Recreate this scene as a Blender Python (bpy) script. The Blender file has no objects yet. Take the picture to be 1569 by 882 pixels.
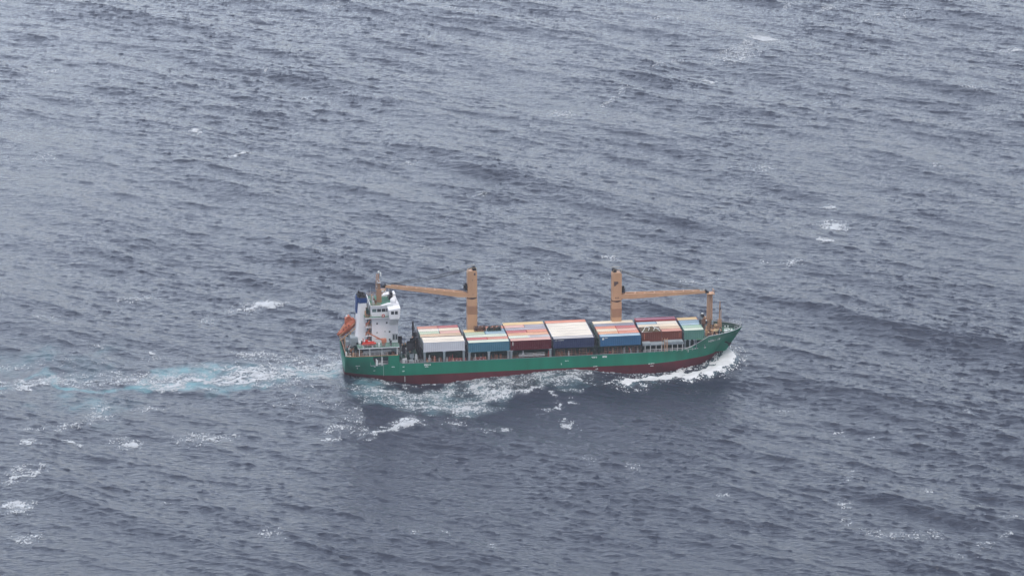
import bpy, math, random
import numpy as np
from mathutils import Vector, Matrix

R = math.radians
random.seed(7)
scene = bpy.context.scene
COL = scene.collection

# ------------------------------------------------------------------ camera
# aerial view from about 320 m up, a kilometre off the ship's starboard side
CAM_LOC = (-4.3, -946.6, 322.3)
CAM_DEP = 17.46                       # degrees the camera looks down
cd = bpy.data.cameras.new('camera')
cam = bpy.data.objects.new('camera', cd)
COL.objects.link(cam)
cam.location = CAM_LOC
cam.rotation_euler = (R(90.0 - CAM_DEP), 0, 0)
cd.sensor_width = 36.0
cd.lens = 117.93
cd.clip_start = 1.0
cd.clip_end = 60000.0
scene.camera = cam

# ------------------------------------------------------------------ world, sun, exposure
SUN_EL, SUN_AZ = 72.0, 170.0          # azimuth from +Y towards +X: veiled sun high behind the aircraft
w = bpy.data.worlds.new('World')
scene.world = w
w.use_nodes = True
nt = w.node_tree
for n in list(nt.nodes):
    nt.nodes.remove(n)
out = nt.nodes.new('ShaderNodeOutputWorld')
bg = nt.nodes.new('ShaderNodeBackground')
sky = nt.nodes.new('ShaderNodeTexSky')
sky.sky_type = 'NISHITA'
sky.sun_disc = False
sky.sun_elevation = R(SUN_EL)
sky.sun_rotation = R(SUN_AZ)
sky.air_density = 1.0
sky.dust_density = 4.0
sky.ozone_density = 1.0
# overcast: the blue is washed out to a cool grey and broken by large soft clouds
hsv = nt.nodes.new('ShaderNodeHueSaturation')
hsv.inputs['Saturation'].default_value = 0.53
hsv.inputs['Value'].default_value = 1.0
tc = nt.nodes.new('ShaderNodeTexCoord')
cn = nt.nodes.new('ShaderNodeTexNoise')
cn.inputs['Scale'].default_value = 2.2
cn.inputs['Detail'].default_value = 4.0
cr = nt.nodes.new('ShaderNodeMapRange')
cr.inputs['From Min'].default_value = 0.3
cr.inputs['From Max'].default_value = 0.7
cr.inputs['To Min'].default_value = 0.85
cr.inputs['To Max'].default_value = 1.15
mul = nt.nodes.new('ShaderNodeMix')
mul.data_type = 'RGBA'
mul.blend_type = 'MULTIPLY'
mul.inputs[0].default_value = 1.0
nt.links.new(tc.outputs['Generated'], cn.inputs['Vector'])
nt.links.new(cn.outputs['Fac'], cr.inputs['Value'])
nt.links.new(sky.outputs[0], hsv.inputs['Color'])
tint = nt.nodes.new('ShaderNodeMix')            # the cloud's faint violet cast
tint.data_type = 'RGBA'
tint.blend_type = 'MULTIPLY'
tint.inputs[0].default_value = 1.0
tint.inputs[7].default_value = (1.0, 1.0, 1.012, 1)
nt.links.new(hsv.outputs[0], tint.inputs[6])
nt.links.new(tint.outputs[2], mul.inputs[6])
nt.links.new(cr.outputs[0], mul.inputs[7])
# bright low cloud towards the horizon, heavier grey cloud higher up
sx_ = nt.nodes.new('ShaderNodeSeparateXYZ')
el_ = nt.nodes.new('ShaderNodeMapRange')
el_.interpolation_type = 'SMOOTHSTEP'
el_.inputs['From Min'].default_value = 0.24
el_.inputs['From Max'].default_value = 0.72
el_.inputs['To Min'].default_value = 3.5
el_.inputs['To Max'].default_value = 0.72
mul2 = nt.nodes.new('ShaderNodeMix')
mul2.data_type = 'RGBA'
mul2.blend_type = 'MULTIPLY'
mul2.inputs[0].default_value = 1.0
nt.links.new(tc.outputs['Generated'], sx_.inputs[0])
nt.links.new(sx_.outputs['Z'], el_.inputs['Value'])
# that band is brightest beyond the ship and fades out round to the other side of the sky
az_ = nt.nodes.new('ShaderNodeMapRange')
az_.interpolation_type = 'SMOOTHSTEP'
az_.inputs['From Min'].default_value = -0.35
az_.inputs['From Max'].default_value = 0.65
nt.links.new(sx_.outputs['Y'], az_.inputs['Value'])
bl_ = nt.nodes.new('ShaderNodeMix')
bl_.inputs[2].default_value = 0.72
nt.links.new(az_.outputs[0], bl_.inputs[0])
nt.links.new(el_.outputs[0], bl_.inputs[3])
lr_ = nt.nodes.new('ShaderNodeMapRange')      # the cloud is thicker to the right
lr_.inputs['From Min'].default_value = -0.45
lr_.inputs['From Max'].default_value = 0.45
lr_.inputs['To Min'].default_value = 1.32
lr_.inputs['To Max'].default_value = 0.80
nt.links.new(sx_.outputs['X'], lr_.inputs['Value'])
ml_ = nt.nodes.new('ShaderNodeMath'); ml_.operation = 'MULTIPLY'
nt.links.new(bl_.outputs[0], ml_.inputs[0]); nt.links.new(lr_.outputs[0], ml_.inputs[1])
nt.links.new(mul.outputs[2], mul2.inputs[6])
nt.links.new(ml_.outputs[0], mul2.inputs[7])
nt.links.new(mul2.outputs[2], bg.inputs['Color'])
bg.inputs['Strength'].default_value = 0.135
nt.links.new(bg.outputs[0], out.inputs[0])

sd = bpy.data.lights.new('sun', 'SUN')
sun = bpy.data.objects.new('sun', sd)
COL.objects.link(sun)
sd.energy = 0.55
sd.angle = R(14.0)
sd.color = (1.0, 0.975, 0.94)
sdir = Vector((math.sin(R(SUN_AZ)) * math.cos(R(SUN_EL)), math.cos(R(SUN_AZ)) * math.cos(R(SUN_EL)), math.sin(R(SUN_EL))))
sun.rotation_euler = sdir.to_track_quat('Z', 'Y').to_euler()
sun.location = sdir * 500

scene.view_settings.view_transform = 'Standard'
scene.view_settings.look = 'None'
scene.view_settings.exposure = 0.7
scene.view_settings.gamma = 1.0
scene.view_settings.use_curve_mapping = False
scene.render.engine = 'CYCLES'
scene.cycles.use_denoising = True
scene.cycles.max_bounces = 5
scene.cycles.diffuse_bounces = 2
scene.cycles.glossy_bounces = 3
scene.cycles.caustics_reflective = False
scene.cycles.caustics_refractive = False

# ------------------------------------------------------------------ frames of reference
PSI = R(8.2)                          # the ship heads 8 degrees away from the camera plane
CP, SP = math.cos(PSI), math.sin(PSI)
SHIP_X0 = 55.0
SHIP_LOC = Vector((-SHIP_X0 * CP, -SHIP_X0 * SP, 0.0))
M_SHIP = Matrix.Translation(SHIP_LOC) @ Matrix.Rotation(PSI, 4, 'Z')

def to_world(p):
    return M_SHIP @ Vector(p)

def to_ship(x, y):
    dx, dy = x - SHIP_LOC.x, y - SHIP_LOC.y
    return dx * CP + dy * SP, -dx * SP + dy * CP

def sea_at(u, v):
    """a point of the calm sea surface seen at (u, v) of the 1569 px wide photograph"""
    f = 5140.0
    a, b = (u - 784.5) / f, -(v - 441.0) / f
    d = R(CAM_DEP)
    dy, dz = math.cos(d) + b * math.sin(d), -math.sin(d) + b * math.cos(d)
    t = -CAM_LOC[2] / dz
    return CAM_LOC[0] + a * t, CAM_LOC[1] + dy * t

# ------------------------------------------------------------------ naming and tagging
def tag(o, label=None, cat=None, group=None, kind=None):
    if label: o['label'] = label
    if cat: o['category'] = cat
    if group: o['group'] = group
    if kind: o['kind'] = kind
    return o

def empty(name, parent=None):
    o = bpy.data.objects.new(name, None)
    COL.objects.link(o)
    o.parent = parent
    o.empty_display_size = 0.5
    return o

# ------------------------------------------------------------------ mesh collecting
class MB:
    def __init__(self):
        self.v, self.f, self.m, self.s = [], [], [], []
    def add(self, vs, fs, mi=0, smooth=False, mat=None):
        o = len(self.v)
        for p in vs:
            p = Vector(p)
            if mat is not None: p = mat @ p
            self.v.append(tuple(p))
        for q in fs:
            self.f.append(tuple(i + o for i in q)); self.m.append(mi); self.s.append(smooth)
        return self
    def box(self, x0, x1, y0, y1, z0, z1, mi=0, mat=None, top_mi=None):
        vs = [(x0,y0,z0),(x1,y0,z0),(x1,y1,z0),(x0,y1,z0),(x0,y0,z1),(x1,y0,z1),(x1,y1,z1),(x0,y1,z1)]
        fs = [(0,3,2,1),(0,1,5,4),(1,2,6,5),(2,3,7,6),(3,0,4,7)]
        self.add(vs, fs, mi, False, mat)
        self.add(vs[4:], [(0,1,2,3)], mi if top_mi is None else top_mi, False, mat)
        return self
    def bar(self, p, q, wy=0.1, wz=None, mi=0, taper=1.0):
        """square bar from p to q"""
        p, q = Vector(p), Vector(q)
        wz = wy if wz is None else wz
        d = (q - p).normalized()
        up = Vector((0,0,1)) if abs(d.z) < 0.95 else Vector((1,0,0))
        s = d.cross(up).normalized(); t = s.cross(d)
        vs = []
        for c, k in ((p,1.0),(q,taper)):
            for a, b in ((-1,-1),(1,-1),(1,1),(-1,1)):
                vs.append(c + s*a*wy*0.5*k + t*b*wz*0.5*k)
        self.add(vs, [(3,2,1,0),(4,5,6,7),(0,1,5,4),(1,2,6,5),(2,3,7,6),(3,0,4,7)], mi)
        return self
    def tube(self, p, q, r, n=8, mi=0, r2=None, smooth=True):
        p, q = Vector(p), Vector(q)
        r2 = r if r2 is None else r2
        d = (q - p).normalized()
        up = Vector((0,0,1)) if abs(d.z) < 0.95 else Vector((1,0,0))
        s = d.cross(up).normalized(); t = s.cross(d)
        vs = []
        for c, rr in ((p,r),(q,r2)):
            for k in range(n):
                a = 2*math.pi*k/n
                vs.append(c + (s*math.cos(a) + t*math.sin(a))*rr)
        self.add(vs, [(k,(k+1)%n,n+(k+1)%n,n+k) for k in range(n)], mi, smooth)
        self.add(vs[:n], [tuple(reversed(range(n)))], mi)
        self.add(vs[n:], [tuple(range(n))], mi)
        return self
    def lathe(self, prof, n=12, mi=0, mat=None):
        """prof: (radius, z) pairs turned about z"""
        vs = []
        for r, z in prof:
            for k in range(n):
                a = 2*math.pi*k/n
                vs.append((r*math.cos(a), r*math.sin(a), z))
        fs = []
        for i in range(len(prof)-1):
            for k in range(n):
                fs.append((i*n+k, i*n+(k+1)%n, (i+1)*n+(k+1)%n, (i+1)*n+k))
        fs.append(tuple(reversed(range(n))))
        fs.append(tuple((len(prof)-1)*n+k for k in range(n)))
        self.add(vs, fs, mi, True, mat)
        return self
    def prism(self, poly, axis, a, b, mi=0, mat=None):
        """polygon in the two other axes, extruded along axis from a to b"""
        n = len(poly)
        def P(p, c):
            if axis == 'y': return (p[0], c, p[1])
            if axis == 'x': return (c, p[0], p[1])
            return (p[0], p[1], c)
        vs = [P(p, a) for p in poly] + [P(p, b) for p in poly]
        fs = [(k,(k+1)%n,n+(k+1)%n,n+k) for k in range(n)] + [tuple(reversed(range(n))), tuple(range(n,2*n))]
        self.add(vs, fs, mi, False, mat)
        return self
    def build(self, name, mats, parent=None, loc=None, rot=None):
        me = bpy.data.meshes.new(name)
        me.from_pydata(self.v, [], self.f)
        for m in (mats if isinstance(mats, (list, tuple)) else [mats]):
            me.materials.append(m)
        me.polygons.foreach_set('material_index', self.m)
        me.polygons.foreach_set('use_smooth', self.s)
        me.update()
        o = bpy.data.objects.new(name, me)
        COL.objects.link(o)
        o.parent = parent
        if loc is not None: o.location = loc
        if rot is not None: o.rotation_euler = rot
        return o

def mesh_np(name, verts, quads, mats, smooth=True):
    """fast mesh from numpy arrays"""
    me = bpy.data.meshes.new(name)
    nv, nq = len(verts), len(quads)
    me.vertices.add(nv)
    me.vertices.foreach_set('co', np.ascontiguousarray(verts, dtype=np.float32).ravel())
    me.loops.add(nq*4)
    me.loops.foreach_set('vertex_index', np.ascontiguousarray(quads, dtype=np.int32).ravel())
    me.polygons.add(nq)
    me.polygons.foreach_set('loop_start', np.arange(0, nq*4, 4, dtype=np.int32))
    me.polygons.foreach_set('loop_total', np.full(nq, 4, dtype=np.int32))
    me.polygons.foreach_set('use_smooth', np.full(nq, smooth, dtype=bool))
    for m in mats: me.materials.append(m)
    me.update(calc_edges=True)
    o = bpy.data.objects.new(name, me)
    COL.objects.link(o)
    return o

# ------------------------------------------------------------------ materials
def lin(r, g, b):
    """sRGB 0-255 to linear"""
    def c(x):
        x /= 255.0
        return x/12.92 if x <= 0.04045 else ((x+0.055)/1.055)**2.4
    return (c(r), c(g), c(b), 1.0)

MATS = {}
def paint(name, col, rough=0.5, vary=0.18, rust=0.0, scale=1.0, streak=(1,1,1), metal=0.0, rust_col=(0.16,0.07,0.035,1), spec=0.35):
    """weathered paint: patchy fading plus rust and grime blotches with shapes of their own"""
    if name in MATS: return MATS[name]
    m = bpy.data.materials.new(name); m.use_nodes = True
    n, l = m.node_tree.nodes, m.node_tree.links
    p = n['Principled BSDF']
    p.inputs['Roughness'].default_value = rough
    p.inputs['Metallic'].default_value = metal
    p.inputs['Specular IOR Level'].default_value = spec
    tc = n.new('ShaderNodeTexCoord'); oi = n.new('ShaderNodeObjectInfo')
    mp = n.new('ShaderNodeMapping')
    mp.inputs['Scale'].default_value = (streak[0]*scale, streak[1]*scale, streak[2]*scale)
    ad = n.new('ShaderNodeVectorMath'); ad.operation = 'ADD'
    ml = n.new('ShaderNodeMath'); ml.operation = 'MULTIPLY'; ml.inputs[1].default_value = 137.0
    l.new(oi.outputs['Random'], ml.inputs[0])
    l.new(tc.outputs['Object'], ad.inputs[0]); l.new(ml.outputs[0], ad.inputs[1])
    l.new(ad.outputs[0], mp.inputs['Vector'])
    a = n.new('ShaderNodeTexNoise'); a.inputs['Scale'].default_value = 0.7; a.inputs['Detail'].default_value = 6
    l.new(mp.outputs[0], a.inputs['Vector'])
    mr = n.new('ShaderNodeMapRange')
    mr.inputs['From Min'].default_value = 0.3; mr.inputs['From Max'].default_value = 0.7
    mr.inputs['To Min'].default_value = 1.0-vary; mr.inputs['To Max'].default_value = 1.0+vary
    l.new(a.outputs['Fac'], mr.inputs['Value'])
    mx = n.new('ShaderNodeMix'); mx.data_type = 'RGBA'; mx.blend_type = 'MULTIPLY'; mx.inputs[0].default_value = 1.0
    mx.inputs[6].default_value = col
    l.new(mr.outputs[0], mx.inputs[7])
    last = mx.outputs[2]
    if rust > 0:
        b = n.new('ShaderNodeTexNoise'); b.inputs['Scale'].default_value = 1.9; b.inputs['Detail'].default_value = 8; b.inputs['Roughness'].default_value = 0.68
        l.new(mp.outputs[0], b.inputs['Vector'])
        rr = n.new('ShaderNodeMapRange')
        rr.inputs['From Min'].default_value = 0.72-0.3*rust; rr.inputs['From Max'].default_value = 0.80-0.26*rust
        rr.inputs['To Max'].default_value = 0.85
        l.new(b.outputs['Fac'], rr.inputs['Value'])
        m2 = n.new('ShaderNodeMix'); m2.data_type = 'RGBA'
        m2.inputs[7].default_value = rust_col
        l.new(rr.outputs[0], m2.inputs[0]); l.new(last, m2.inputs[6])
        last = m2.outputs[2]
    l.new(last, p.inputs['Base Color'])
    MATS[name] = m
    return m
# ------------------------------------------------------------------ THE SEA
HAZE = 0.00007
def fade5(t): return t*t*t*(t*(t*6-15)+10)

def vnoise(x, y, seed):
    """smooth value noise in 0..1 at numpy points"""
    xi = np.floor(x).astype(np.int64); yi = np.floor(y).astype(np.int64)
    fx = fade5((x-xi).astype(np.float32)); fy = fade5((y-yi).astype(np.float32))
    def h(i, j):
        n = (i*374761393 + j*668265263 + seed*974634777) & 0xFFFFFFFF
        n = ((n ^ (n >> 13))*1274126177) & 0xFFFFFFFF
        n = n ^ (n >> 16)
        return ((n & 0xFFFF)/65535.0).astype(np.float32)
    return (h(xi,yi)*(1-fx)+h(xi+1,yi)*fx)*(1-fy) + (h(xi,yi+1)*(1-fx)+h(xi+1,yi+1)*fx)*fy

def fbm(x, y, seed, octs=4, gain=0.55):
    s = np.zeros(np.shape(x), np.float32); a = 1.0; tot = 0.0
    for k in range(octs):
        s += a*vnoise(x*2.03**k + 17.3*k, y*2.03**k - 9.1*k, seed+k)
        tot += a*a; a *= gain
    mean = 0.5*sum(gain**k for k in range(octs))
    return (s-mean)/(0.24*math.sqrt(tot))        # about unit variance

def sstep(a, b, x):
    t = np.clip((x-a)/(b-a), 0, 1)
    return t*t*(3-2*t)

def ocean_tile(L, N, lam_min, lam_max, lam_peak, theta, spread, seed, expo=4.0):
    """a periodic patch of wind sea: height and choppy sideways shifts from a directional spectrum"""
    rng = np.random.RandomState(seed)
    k1 = 2*math.pi*np.fft.fftfreq(N, L/N)
    kx, ky = np.meshgrid(k1, k1)
    k = np.sqrt(kx*kx+ky*ky); k[0,0] = 1.0
    kp = 2*math.pi/lam_peak
    S = k**(-expo)*np.exp(-1.25*(kp/k)**2)
    c = (kx*math.cos(theta)+ky*math.sin(theta))/k
    D = np.where(c > 0, np.maximum(c, 0)**spread, 0) + 0.008
    S = S*D*sstep(2*math.pi/lam_max*0.8, 2*math.pi/lam_max, k)*(1-sstep(2*math.pi/lam_min*0.8, 2*math.pi/lam_min, k))
    S[0,0] = 0
    h0 = (rng.randn(N,N)+1j*rng.randn(N,N))*np.sqrt(S)
    h = np.fft.ifft2(h0).real
    dx = np.fft.ifft2(1j*kx/k*h0).real
    dy = np.fft.ifft2(1j*ky/k*h0).real
    return np.stack([h, dx, dy], -1).astype(np.float32), L, N

def sample(tile, x, y):
    T, L, N = tile
    u, v = x/L*N, y/L*N
    i, j = np.floor(u).astype(np.int64), np.floor(v).astype(np.int64)
    fu, fv = (u-i).astype(np.float32)[...,None], (v-j).astype(np.float32)[...,None]
    i0, i1, j0, j1 = i % N, (i+1) % N, j % N, (j+1) % N
    return (T[j0,i0]*(1-fu)+T[j0,i1]*fu)*(1-fv) + (T[j1,i0]*(1-fu)+T[j1,i1]*fu)*fv

WIND = R(237)                         # direction the wind sea runs to
tA = ocean_tile(613.0, 1024, 9.0, 120.0, 40.0, WIND-R(8), 16.0, 11, expo=3.7)
tB = ocean_tile(187.0, 1024, 1.1, 11.0, 8.0, WIND+R(3), 11.0, 23, expo=2.85)
tS = ocean_tile(811.0, 256, 45.0, 200.0, 75.0, R(222), 14.0, 5)
tA[0][...] *= 0.27/tA[0][...,0].std()
tB[0][...] *= 0.106/tB[0][...,0].std()
tS[0][...] *= 0.45/tS[0][...,0].std()

NX, NY = 1150, 1420
ty = np.linspace(0, 1, NY)
Y1 = -275 + 930*(0.60*ty + 0.40*ty*ty)
HW = 195 + 115*(Y1+275)/930
XI = np.linspace(-1, 1, NX)
X0 = (XI[None,:]*HW[:,None]).astype(np.float64)
Y0 = np.repeat(Y1[:,None], NX, 1)

def waves(x, y):
    a = sample(tA, x*0.94+y*0.34, -x*0.34+y*0.94) if False else sample(tA, x, y)
    b = sample(tB, x, y)
    s = sample(tS, x, y)
    return a, b, s

a_, b_, s_ = waves(X0, Y0)
# ship's own waves, in ship coordinates
XS, YS = to_ship(X0, Y0)
XS = np.asarray(XS); YS = np.asarray(YS)
def half_breadth(x):                  # waterline, for the wave system
    return np.interp(x, [-1, 0, 12, 17, 88, 101, 113, 116], [0, 4, 8, 9, 9, 6.6, 1.9, 0])
hb = half_breadth(XS)
dl = np.abs(YS) - hb                  # distance outside the hull side
inx = np.clip(np.minimum(XS+3, 119-XS)/10, 0, 1)
dhull = np.sqrt(np.maximum(dl, 0)**2 + np.maximum(np.maximum(-XS, XS-117), 0)**2)
calm = 1 - 0.18*np.exp(-(dhull/11.0)**2)
gust = np.clip(1 + 0.22*fbm(X0/60, Y0/120, 77, 3), .5, 1.5)*np.interp(Y0, [-170, 60], [.84, 1.0])        # gusts: rougher and smoother areas
prof = np.interp(XS, [-25,-4,0, 8, 15, 20, 30, 40, 50, 60, 67, 72, 78, 85, 95, 101, 107, 112, 116, 119],
                     [0, .35, 1.4,1.15,.3,-.2,-.35,-.15,.35,1.0,1.65,1.45,.25,-.35,-.6,-.7,-.2,1.0,1.9,1.2])
env = np.exp(-np.maximum(dl,0)/9.0)*np.where(XS > 118, np.exp(-((XS-118)/1.5)**2), 1)*np.where(XS < -25, 0, 1)
Zw = prof*env

def polyline_d(pts, x, y):
    """distance to a polyline and the fraction travelled along it"""
    best = np.full(x.shape, 1e9); frac = np.zeros(x.shape)
    tot = sum(math.dist(p, q) for p, q in zip(pts, pts[1:])); run = 0
    for p, q in zip(pts, pts[1:]):
        dx, dy = q[0]-p[0], q[1]-p[1]; L = math.hypot(dx, dy)
        t = np.clip(((x-p[0])*dx+(y-p[1])*dy)/(L*L), 0, 1)
        d = np.hypot(x-p[0]-t*dx, y-p[1]-t*dy)
        m = d < best
        best = np.where(m, d, best); frac = np.where(m, (run+t*L)/tot, frac)
        run += L
    return best, frac

def polygon_d(pts, x, y):
    """signed distance, positive inside"""
    d, _ = polyline_d(pts+[pts[0]], x, y)
    ins = np.zeros(x.shape, bool)
    n = len(pts)
    for k in range(n):
        (x1,y1),(x2,y2) = pts[k], pts[(k+1) % n]
        c = ((y1 > y) != (y2 > y)) & (x < (x2-x1)*(y-y1)/((y2-y1) if y2 != y1 else 1e-9)+x1)
        ins ^= c
    return np.where(ins, d, -d)

def px(*pts): return [sea_at(u, v) for u, v in pts]

# diverging crests thrown off by bow and stern
CRESTS = [ (px((1120,556),(1095,570),(1060,577),(1020,582),(970,588),(930,594)), 0.75, 2.6),
           (px((905,574),(850,590),(800,602),(750,613),(700,622)), 0.6, 2.8),
           (px((650,650),(600,661),(545,672)), 0.55, 3.0) ]
for pts, amp, wd in CRESTS:
    d, fr = polyline_d(pts, X0, Y0)
    Zw = Zw + amp*np.exp(-(d/wd)**2)*np.sin(np.pi*np.clip(fr*0.9+0.1,0,1))**0.5

edge = np.minimum(np.minimum((1-np.abs(XI))[None,:]*HW[:,None], (Y0+275)), 655-Y0)
ef = sstep(0, 25, edge)
amp = (calm*gust*ef)[...,None]
dsp = a_*amp*np.array([1,1.0,1.0]) + b_*amp*np.array([1,1.0,1.0]) + s_*(0.5+0.5*calm*ef)[...,None]*ef[...,None]
PX = X0 + dsp[...,1]; PY = Y0 + dsp[...,2]
PZ = dsp[...,0] + Zw*ef
V = np.stack([PX, PY, PZ], -1)
# folding of the surface marks natural breaking crests
dxx = np.gradient(dsp[...,1], axis=1)/np.gradient(X0, axis=1)
dyy = np.gradient(dsp[...,2], axis=0)/np.gradient(Y0, axis=0)
dxy = np.gradient(dsp[...,1], axis=0)/np.gradient(Y0, axis=0)
dyx = np.gradient(dsp[...,2], axis=1)/np.gradient(X0, axis=1)
JAC = (1+dxx)*(1+dyy) - dxy*dyx
del dxx, dyy, dxy, dyx

idx = np.arange(NX*NY, dtype=np.int64).reshape(NY, NX)
quads = np.stack([idx[:-1,:-1], idx[:-1,1:], idx[1:,1:], idx[1:,:-1]], -1).reshape(-1, 4)

# ---- aerated water (real colour of bubble-filled water), as a vertex attribute
wx = X0 + 3.0*fbm(X0/9, Y0/9, 301, 3); wy = Y0 + 5.0*fbm(X0/9, Y0/14, 331, 3)
XSw, YSw = to_ship(wx, wy); XSw = np.asarray(XSw); YSw = np.asarray(YSw)
yc = np.interp(-XSw, [-10, 0, 15, 45, 74, 98, 140], [0, 0, 0.5, 3.5, 5.2, 7.9, 12])
hwk = np.interp(-XSw, [-3, 0, 15, 45, 58, 70, 98, 140], [3, 5, 6.5, 7.0, 4.5, 3.2, 3.6, 5])
inten = np.interp(-XSw, [-6, 0, 5, 40, 55, 70, 90, 110, 150], [0, .7, .95, 1, .9, .8, .75, .7, .4])
wake = inten*np.exp(-(np.abs(YSw-yc)/hwk)**3)
side_poly = px((528,592),(560,584),(640,592),(700,592),(800,579),(870,566),(893,563),(908,576),(845,592),(770,604),(715,622),(640,628),(570,615))
sp = polygon_d(side_poly, wx, wy)
side = sstep(-4, 6, sp)
sx = np.interp(XS, [0, 10, 45, 70], [1.0, .9, .5, .45])
bow_poly1 = px((1110,545),(1119,549),(1121,563),(1101,572),(1062,577.5),(1034,577),(1050,571),(1085,563))
bow_poly2 = px((950,584),(958,588),(980,588),(998,585),(1018,578),(1048,571),(1060,567),(1034,567),(1003,573))
b1 = polygon_d(bow_poly1, X0+0.5*fbm(X0/3,Y0/3,41,3), Y0+1.1*fbm(X0/3,Y0/3,45,3))
b2 = polygon_d(bow_poly2, X0+0.5*fbm(X0/3,Y0/3,51,3), Y0+1.1*fbm(X0/3,Y0/3,55,3))
aer = np.clip(0.95*wake + 0.55*side*sx + 0.5*sstep(-3,2,b1) + 0.4*sstep(-3,2,b2), 0, 1)
patch_t = px((120,618),(150,622))
d_, _ = polyline_d(patch_t, wx, wy)
aer = np.maximum(aer, 0.35*np.exp(-(d_/9)**2))
d_, _ = polyline_d(px((-20,548),(60,548),(130,556)), wx, wy)
aer = np.maximum(aer, 0.22*np.exp(-(d_/8)**2))
d_, _ = polyline_d(px((526,566),(480,570),(420,574),(360,576)), wx, wy)
aer = np.maximum(aer, 0.75*np.exp(-(d_/6.5)**2)*(XS < 1))
aer *= np.clip(0.75+0.3*fbm(X0/5, Y0/8, 61, 3), 0, 1.3)
aer = np.clip(aer, 0, 1)

# ---- foam cover, 0..1
def lens(u, v, au, bv, ang=0.0):
    """soft ellipse given by its half-sizes in photograph pixels"""
    cx, cy = sea_at(u, v)
    s = (sea_at(u+1, v)[0]-cx); t = abs(sea_at(u, v-1)[1]-sea_at(u, v+1)[1])/2
    m = (np.abs(wx2-cx) < 2.2*(au*s+4)) & (np.abs(wy2-cy) < 2.2*(bv*t+abs(au*math.tan(ang))*t+8))
    r = np.zeros(X0.shape, np.float32)
    pu, pv = (wx2[m]-cx)/s, -(wy2[m]-cy)/t
    ca, sa = math.cos(ang), math.sin(ang)
    qu, qv = (pu*ca+pv*sa)/au, (-pu*sa+pv*ca)/bv
    r[m] = np.exp(-(qu*qu+qv*qv)**1.4)
    return r
wx2 = X0 + 0.8*fbm(X0/2.6, Y0/2.6, 401, 4); wy2 = Y0 + 1.15*fbm(X0/3.2, Y0/3.2, 431, 4)

CAPS_AND_GLINT = [  # u, v, half width, half height, tilt, cover
 (1173,60,22,4.5,.12,.95),(1125,86,34,11,-.1,.52),(1148,70,18,4,0,.5),(1270,319,8,3.5,0,.8),(1279,344,22,5.5,.1,.62),(1266,370,12,3.5,0,.7),  # the second patch is a sun glint, drawn in as pale foam
 (1213,402,16,5,0,.38),(408,467,28,5.5,-.08,.80),(370,474,30,5,-.1,.35),(210,457,30,6,-.1,.34),(155,633,18,16,.4,.46),(105,657,28,6,-.05,.42),
 (60,662,25,4,-.1,.3),(230,627,22,5,0,.4),(207,680,15,6,0,.72),(190,676,20,6,0,.3),(318,668,44,8,-.05,.46),(350,668,14,6,0,.5),
 (32,728,22,7,0,.40),(25,775,22,9,.05,.68),(40,823,24,6,0,.42),(48,682,10,3,0,.75),(112,677,8,2.6,.3,.85),(125,684,6,2.6,.3,.7),
 (415,819,24,6,.1,.35),(390,546,40,6,.08,.48),(520,658,26,7,.1,.44),(560,662,24,5,.1,.36),(622,654,22,8,-.15,.66),(595,661,18,5,-.2,.6),
 (507,672,9,3,.0,.75),(775,654,12,5,-.2,.45),(742,660,16,4,0,.42),(700,650,20,4,0,.3),(865,648,10,3.6,.25,.78),(872,653,6,3,.4,.6),
 (855,622,6,2,.5,.8),(845,604,7,2,.4,.7),(876,617,7,2.5,.4,.75),(835,628,10,2.5,-.1,.55),(1372,821,46,8,.06,.42),(1400,825,16,6,0,.5),
 (1292,776,12,9,-.3,.42),(1298,800,18,4,0,.42),(1430,818,14,5,.1,.42),(1505,836,18,6,0,.30),(1470,853,18,4,0,.42),(1548,796,20,3,0,.5),
 (1545,822,14,5,-.1,.45),(1510,773,12,5,0,.35),(1420,745,12,3,-.5,.5),(1480,632,8,3,.3,.6),(940,395,14,4.5,0,.44),(934,157,18,4,-.5,.42),
 (857,175,20,5,0,.40),(1090,122,8,3,.4,.75),(1268,16,16,2.5,-.1,.55),(1553,77,13,2.2,0,.6),(1495,140,26,4,0,.28),(1165,260,20,3.5,0,.34),
 (1380,25,40,4,-.35,.22),(305,203,8,3,.15,.7),(370,237,14,3,-.4,.6),(65,242,20,6,0,.28),(815,430,60,16,.05,.10),(770,408,50,9,.1,.10),
 (318,492,16,5,0,.30),(70,490,24,3,.0,.26),(232,541,9,3.5,0,.7),(150,533,12,3,0,.4),(395,575,30,4,0,.2),(80,108,10,2.5,.0,.4),
 (405,108,6,3,.8,.4),(628,248,10,2.5,0,.5),(735,297,14,2.5,0,.4),(505,10,26,4,0,.35),(470,150,26,4,0,.2),(1440,258,10,3,0,.4),
 (1115,255,8,3,0,.4),(1205,12,16,3,-.3,.4),(1330,105,12,3,-.2,.35),(955,140,14,3,-.5,.4),(640,815,12,5,0,.22),(680,812,12,5,0,.28),
 (760,834,14,3,0,.35),(970,716,10,5,0,.38),(1300,740,8,3,-.2,.45),(1330,665,8,2.5,.2,.45),(1305,720,9,4,0,.35),(1070,430,30,5,0,.22),
 (1105,760,10,4,0,.3),(900,710,18,5,.3,.22),(20,560,30,5,0,.22),(1200,625,12,4,0,.24),(1285,655,10,4,0,.3),(250,770,10,4,0,.22),
 (1040,92,12,3,0,.4),(1010,100,20,3,-.1,.3),(1010,30,30,3,0,.22),(700,12,40,4,0,.22),(840,5,30,3,0,.3),(1170,400,10,2.5,0,.35),(90,580,30,3,0,.2)]
cap = np.zeros(X0.shape, np.float32)
for u, v, au, bv, an, dn in CAPS_AND_GLINT:
    cap = np.maximum(cap, min(1.0, dn*(1.25 if dn >= .6 else .85 if u < 1180 or v < 600 else .62))*lens(u, v, au, bv, an))
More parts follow.
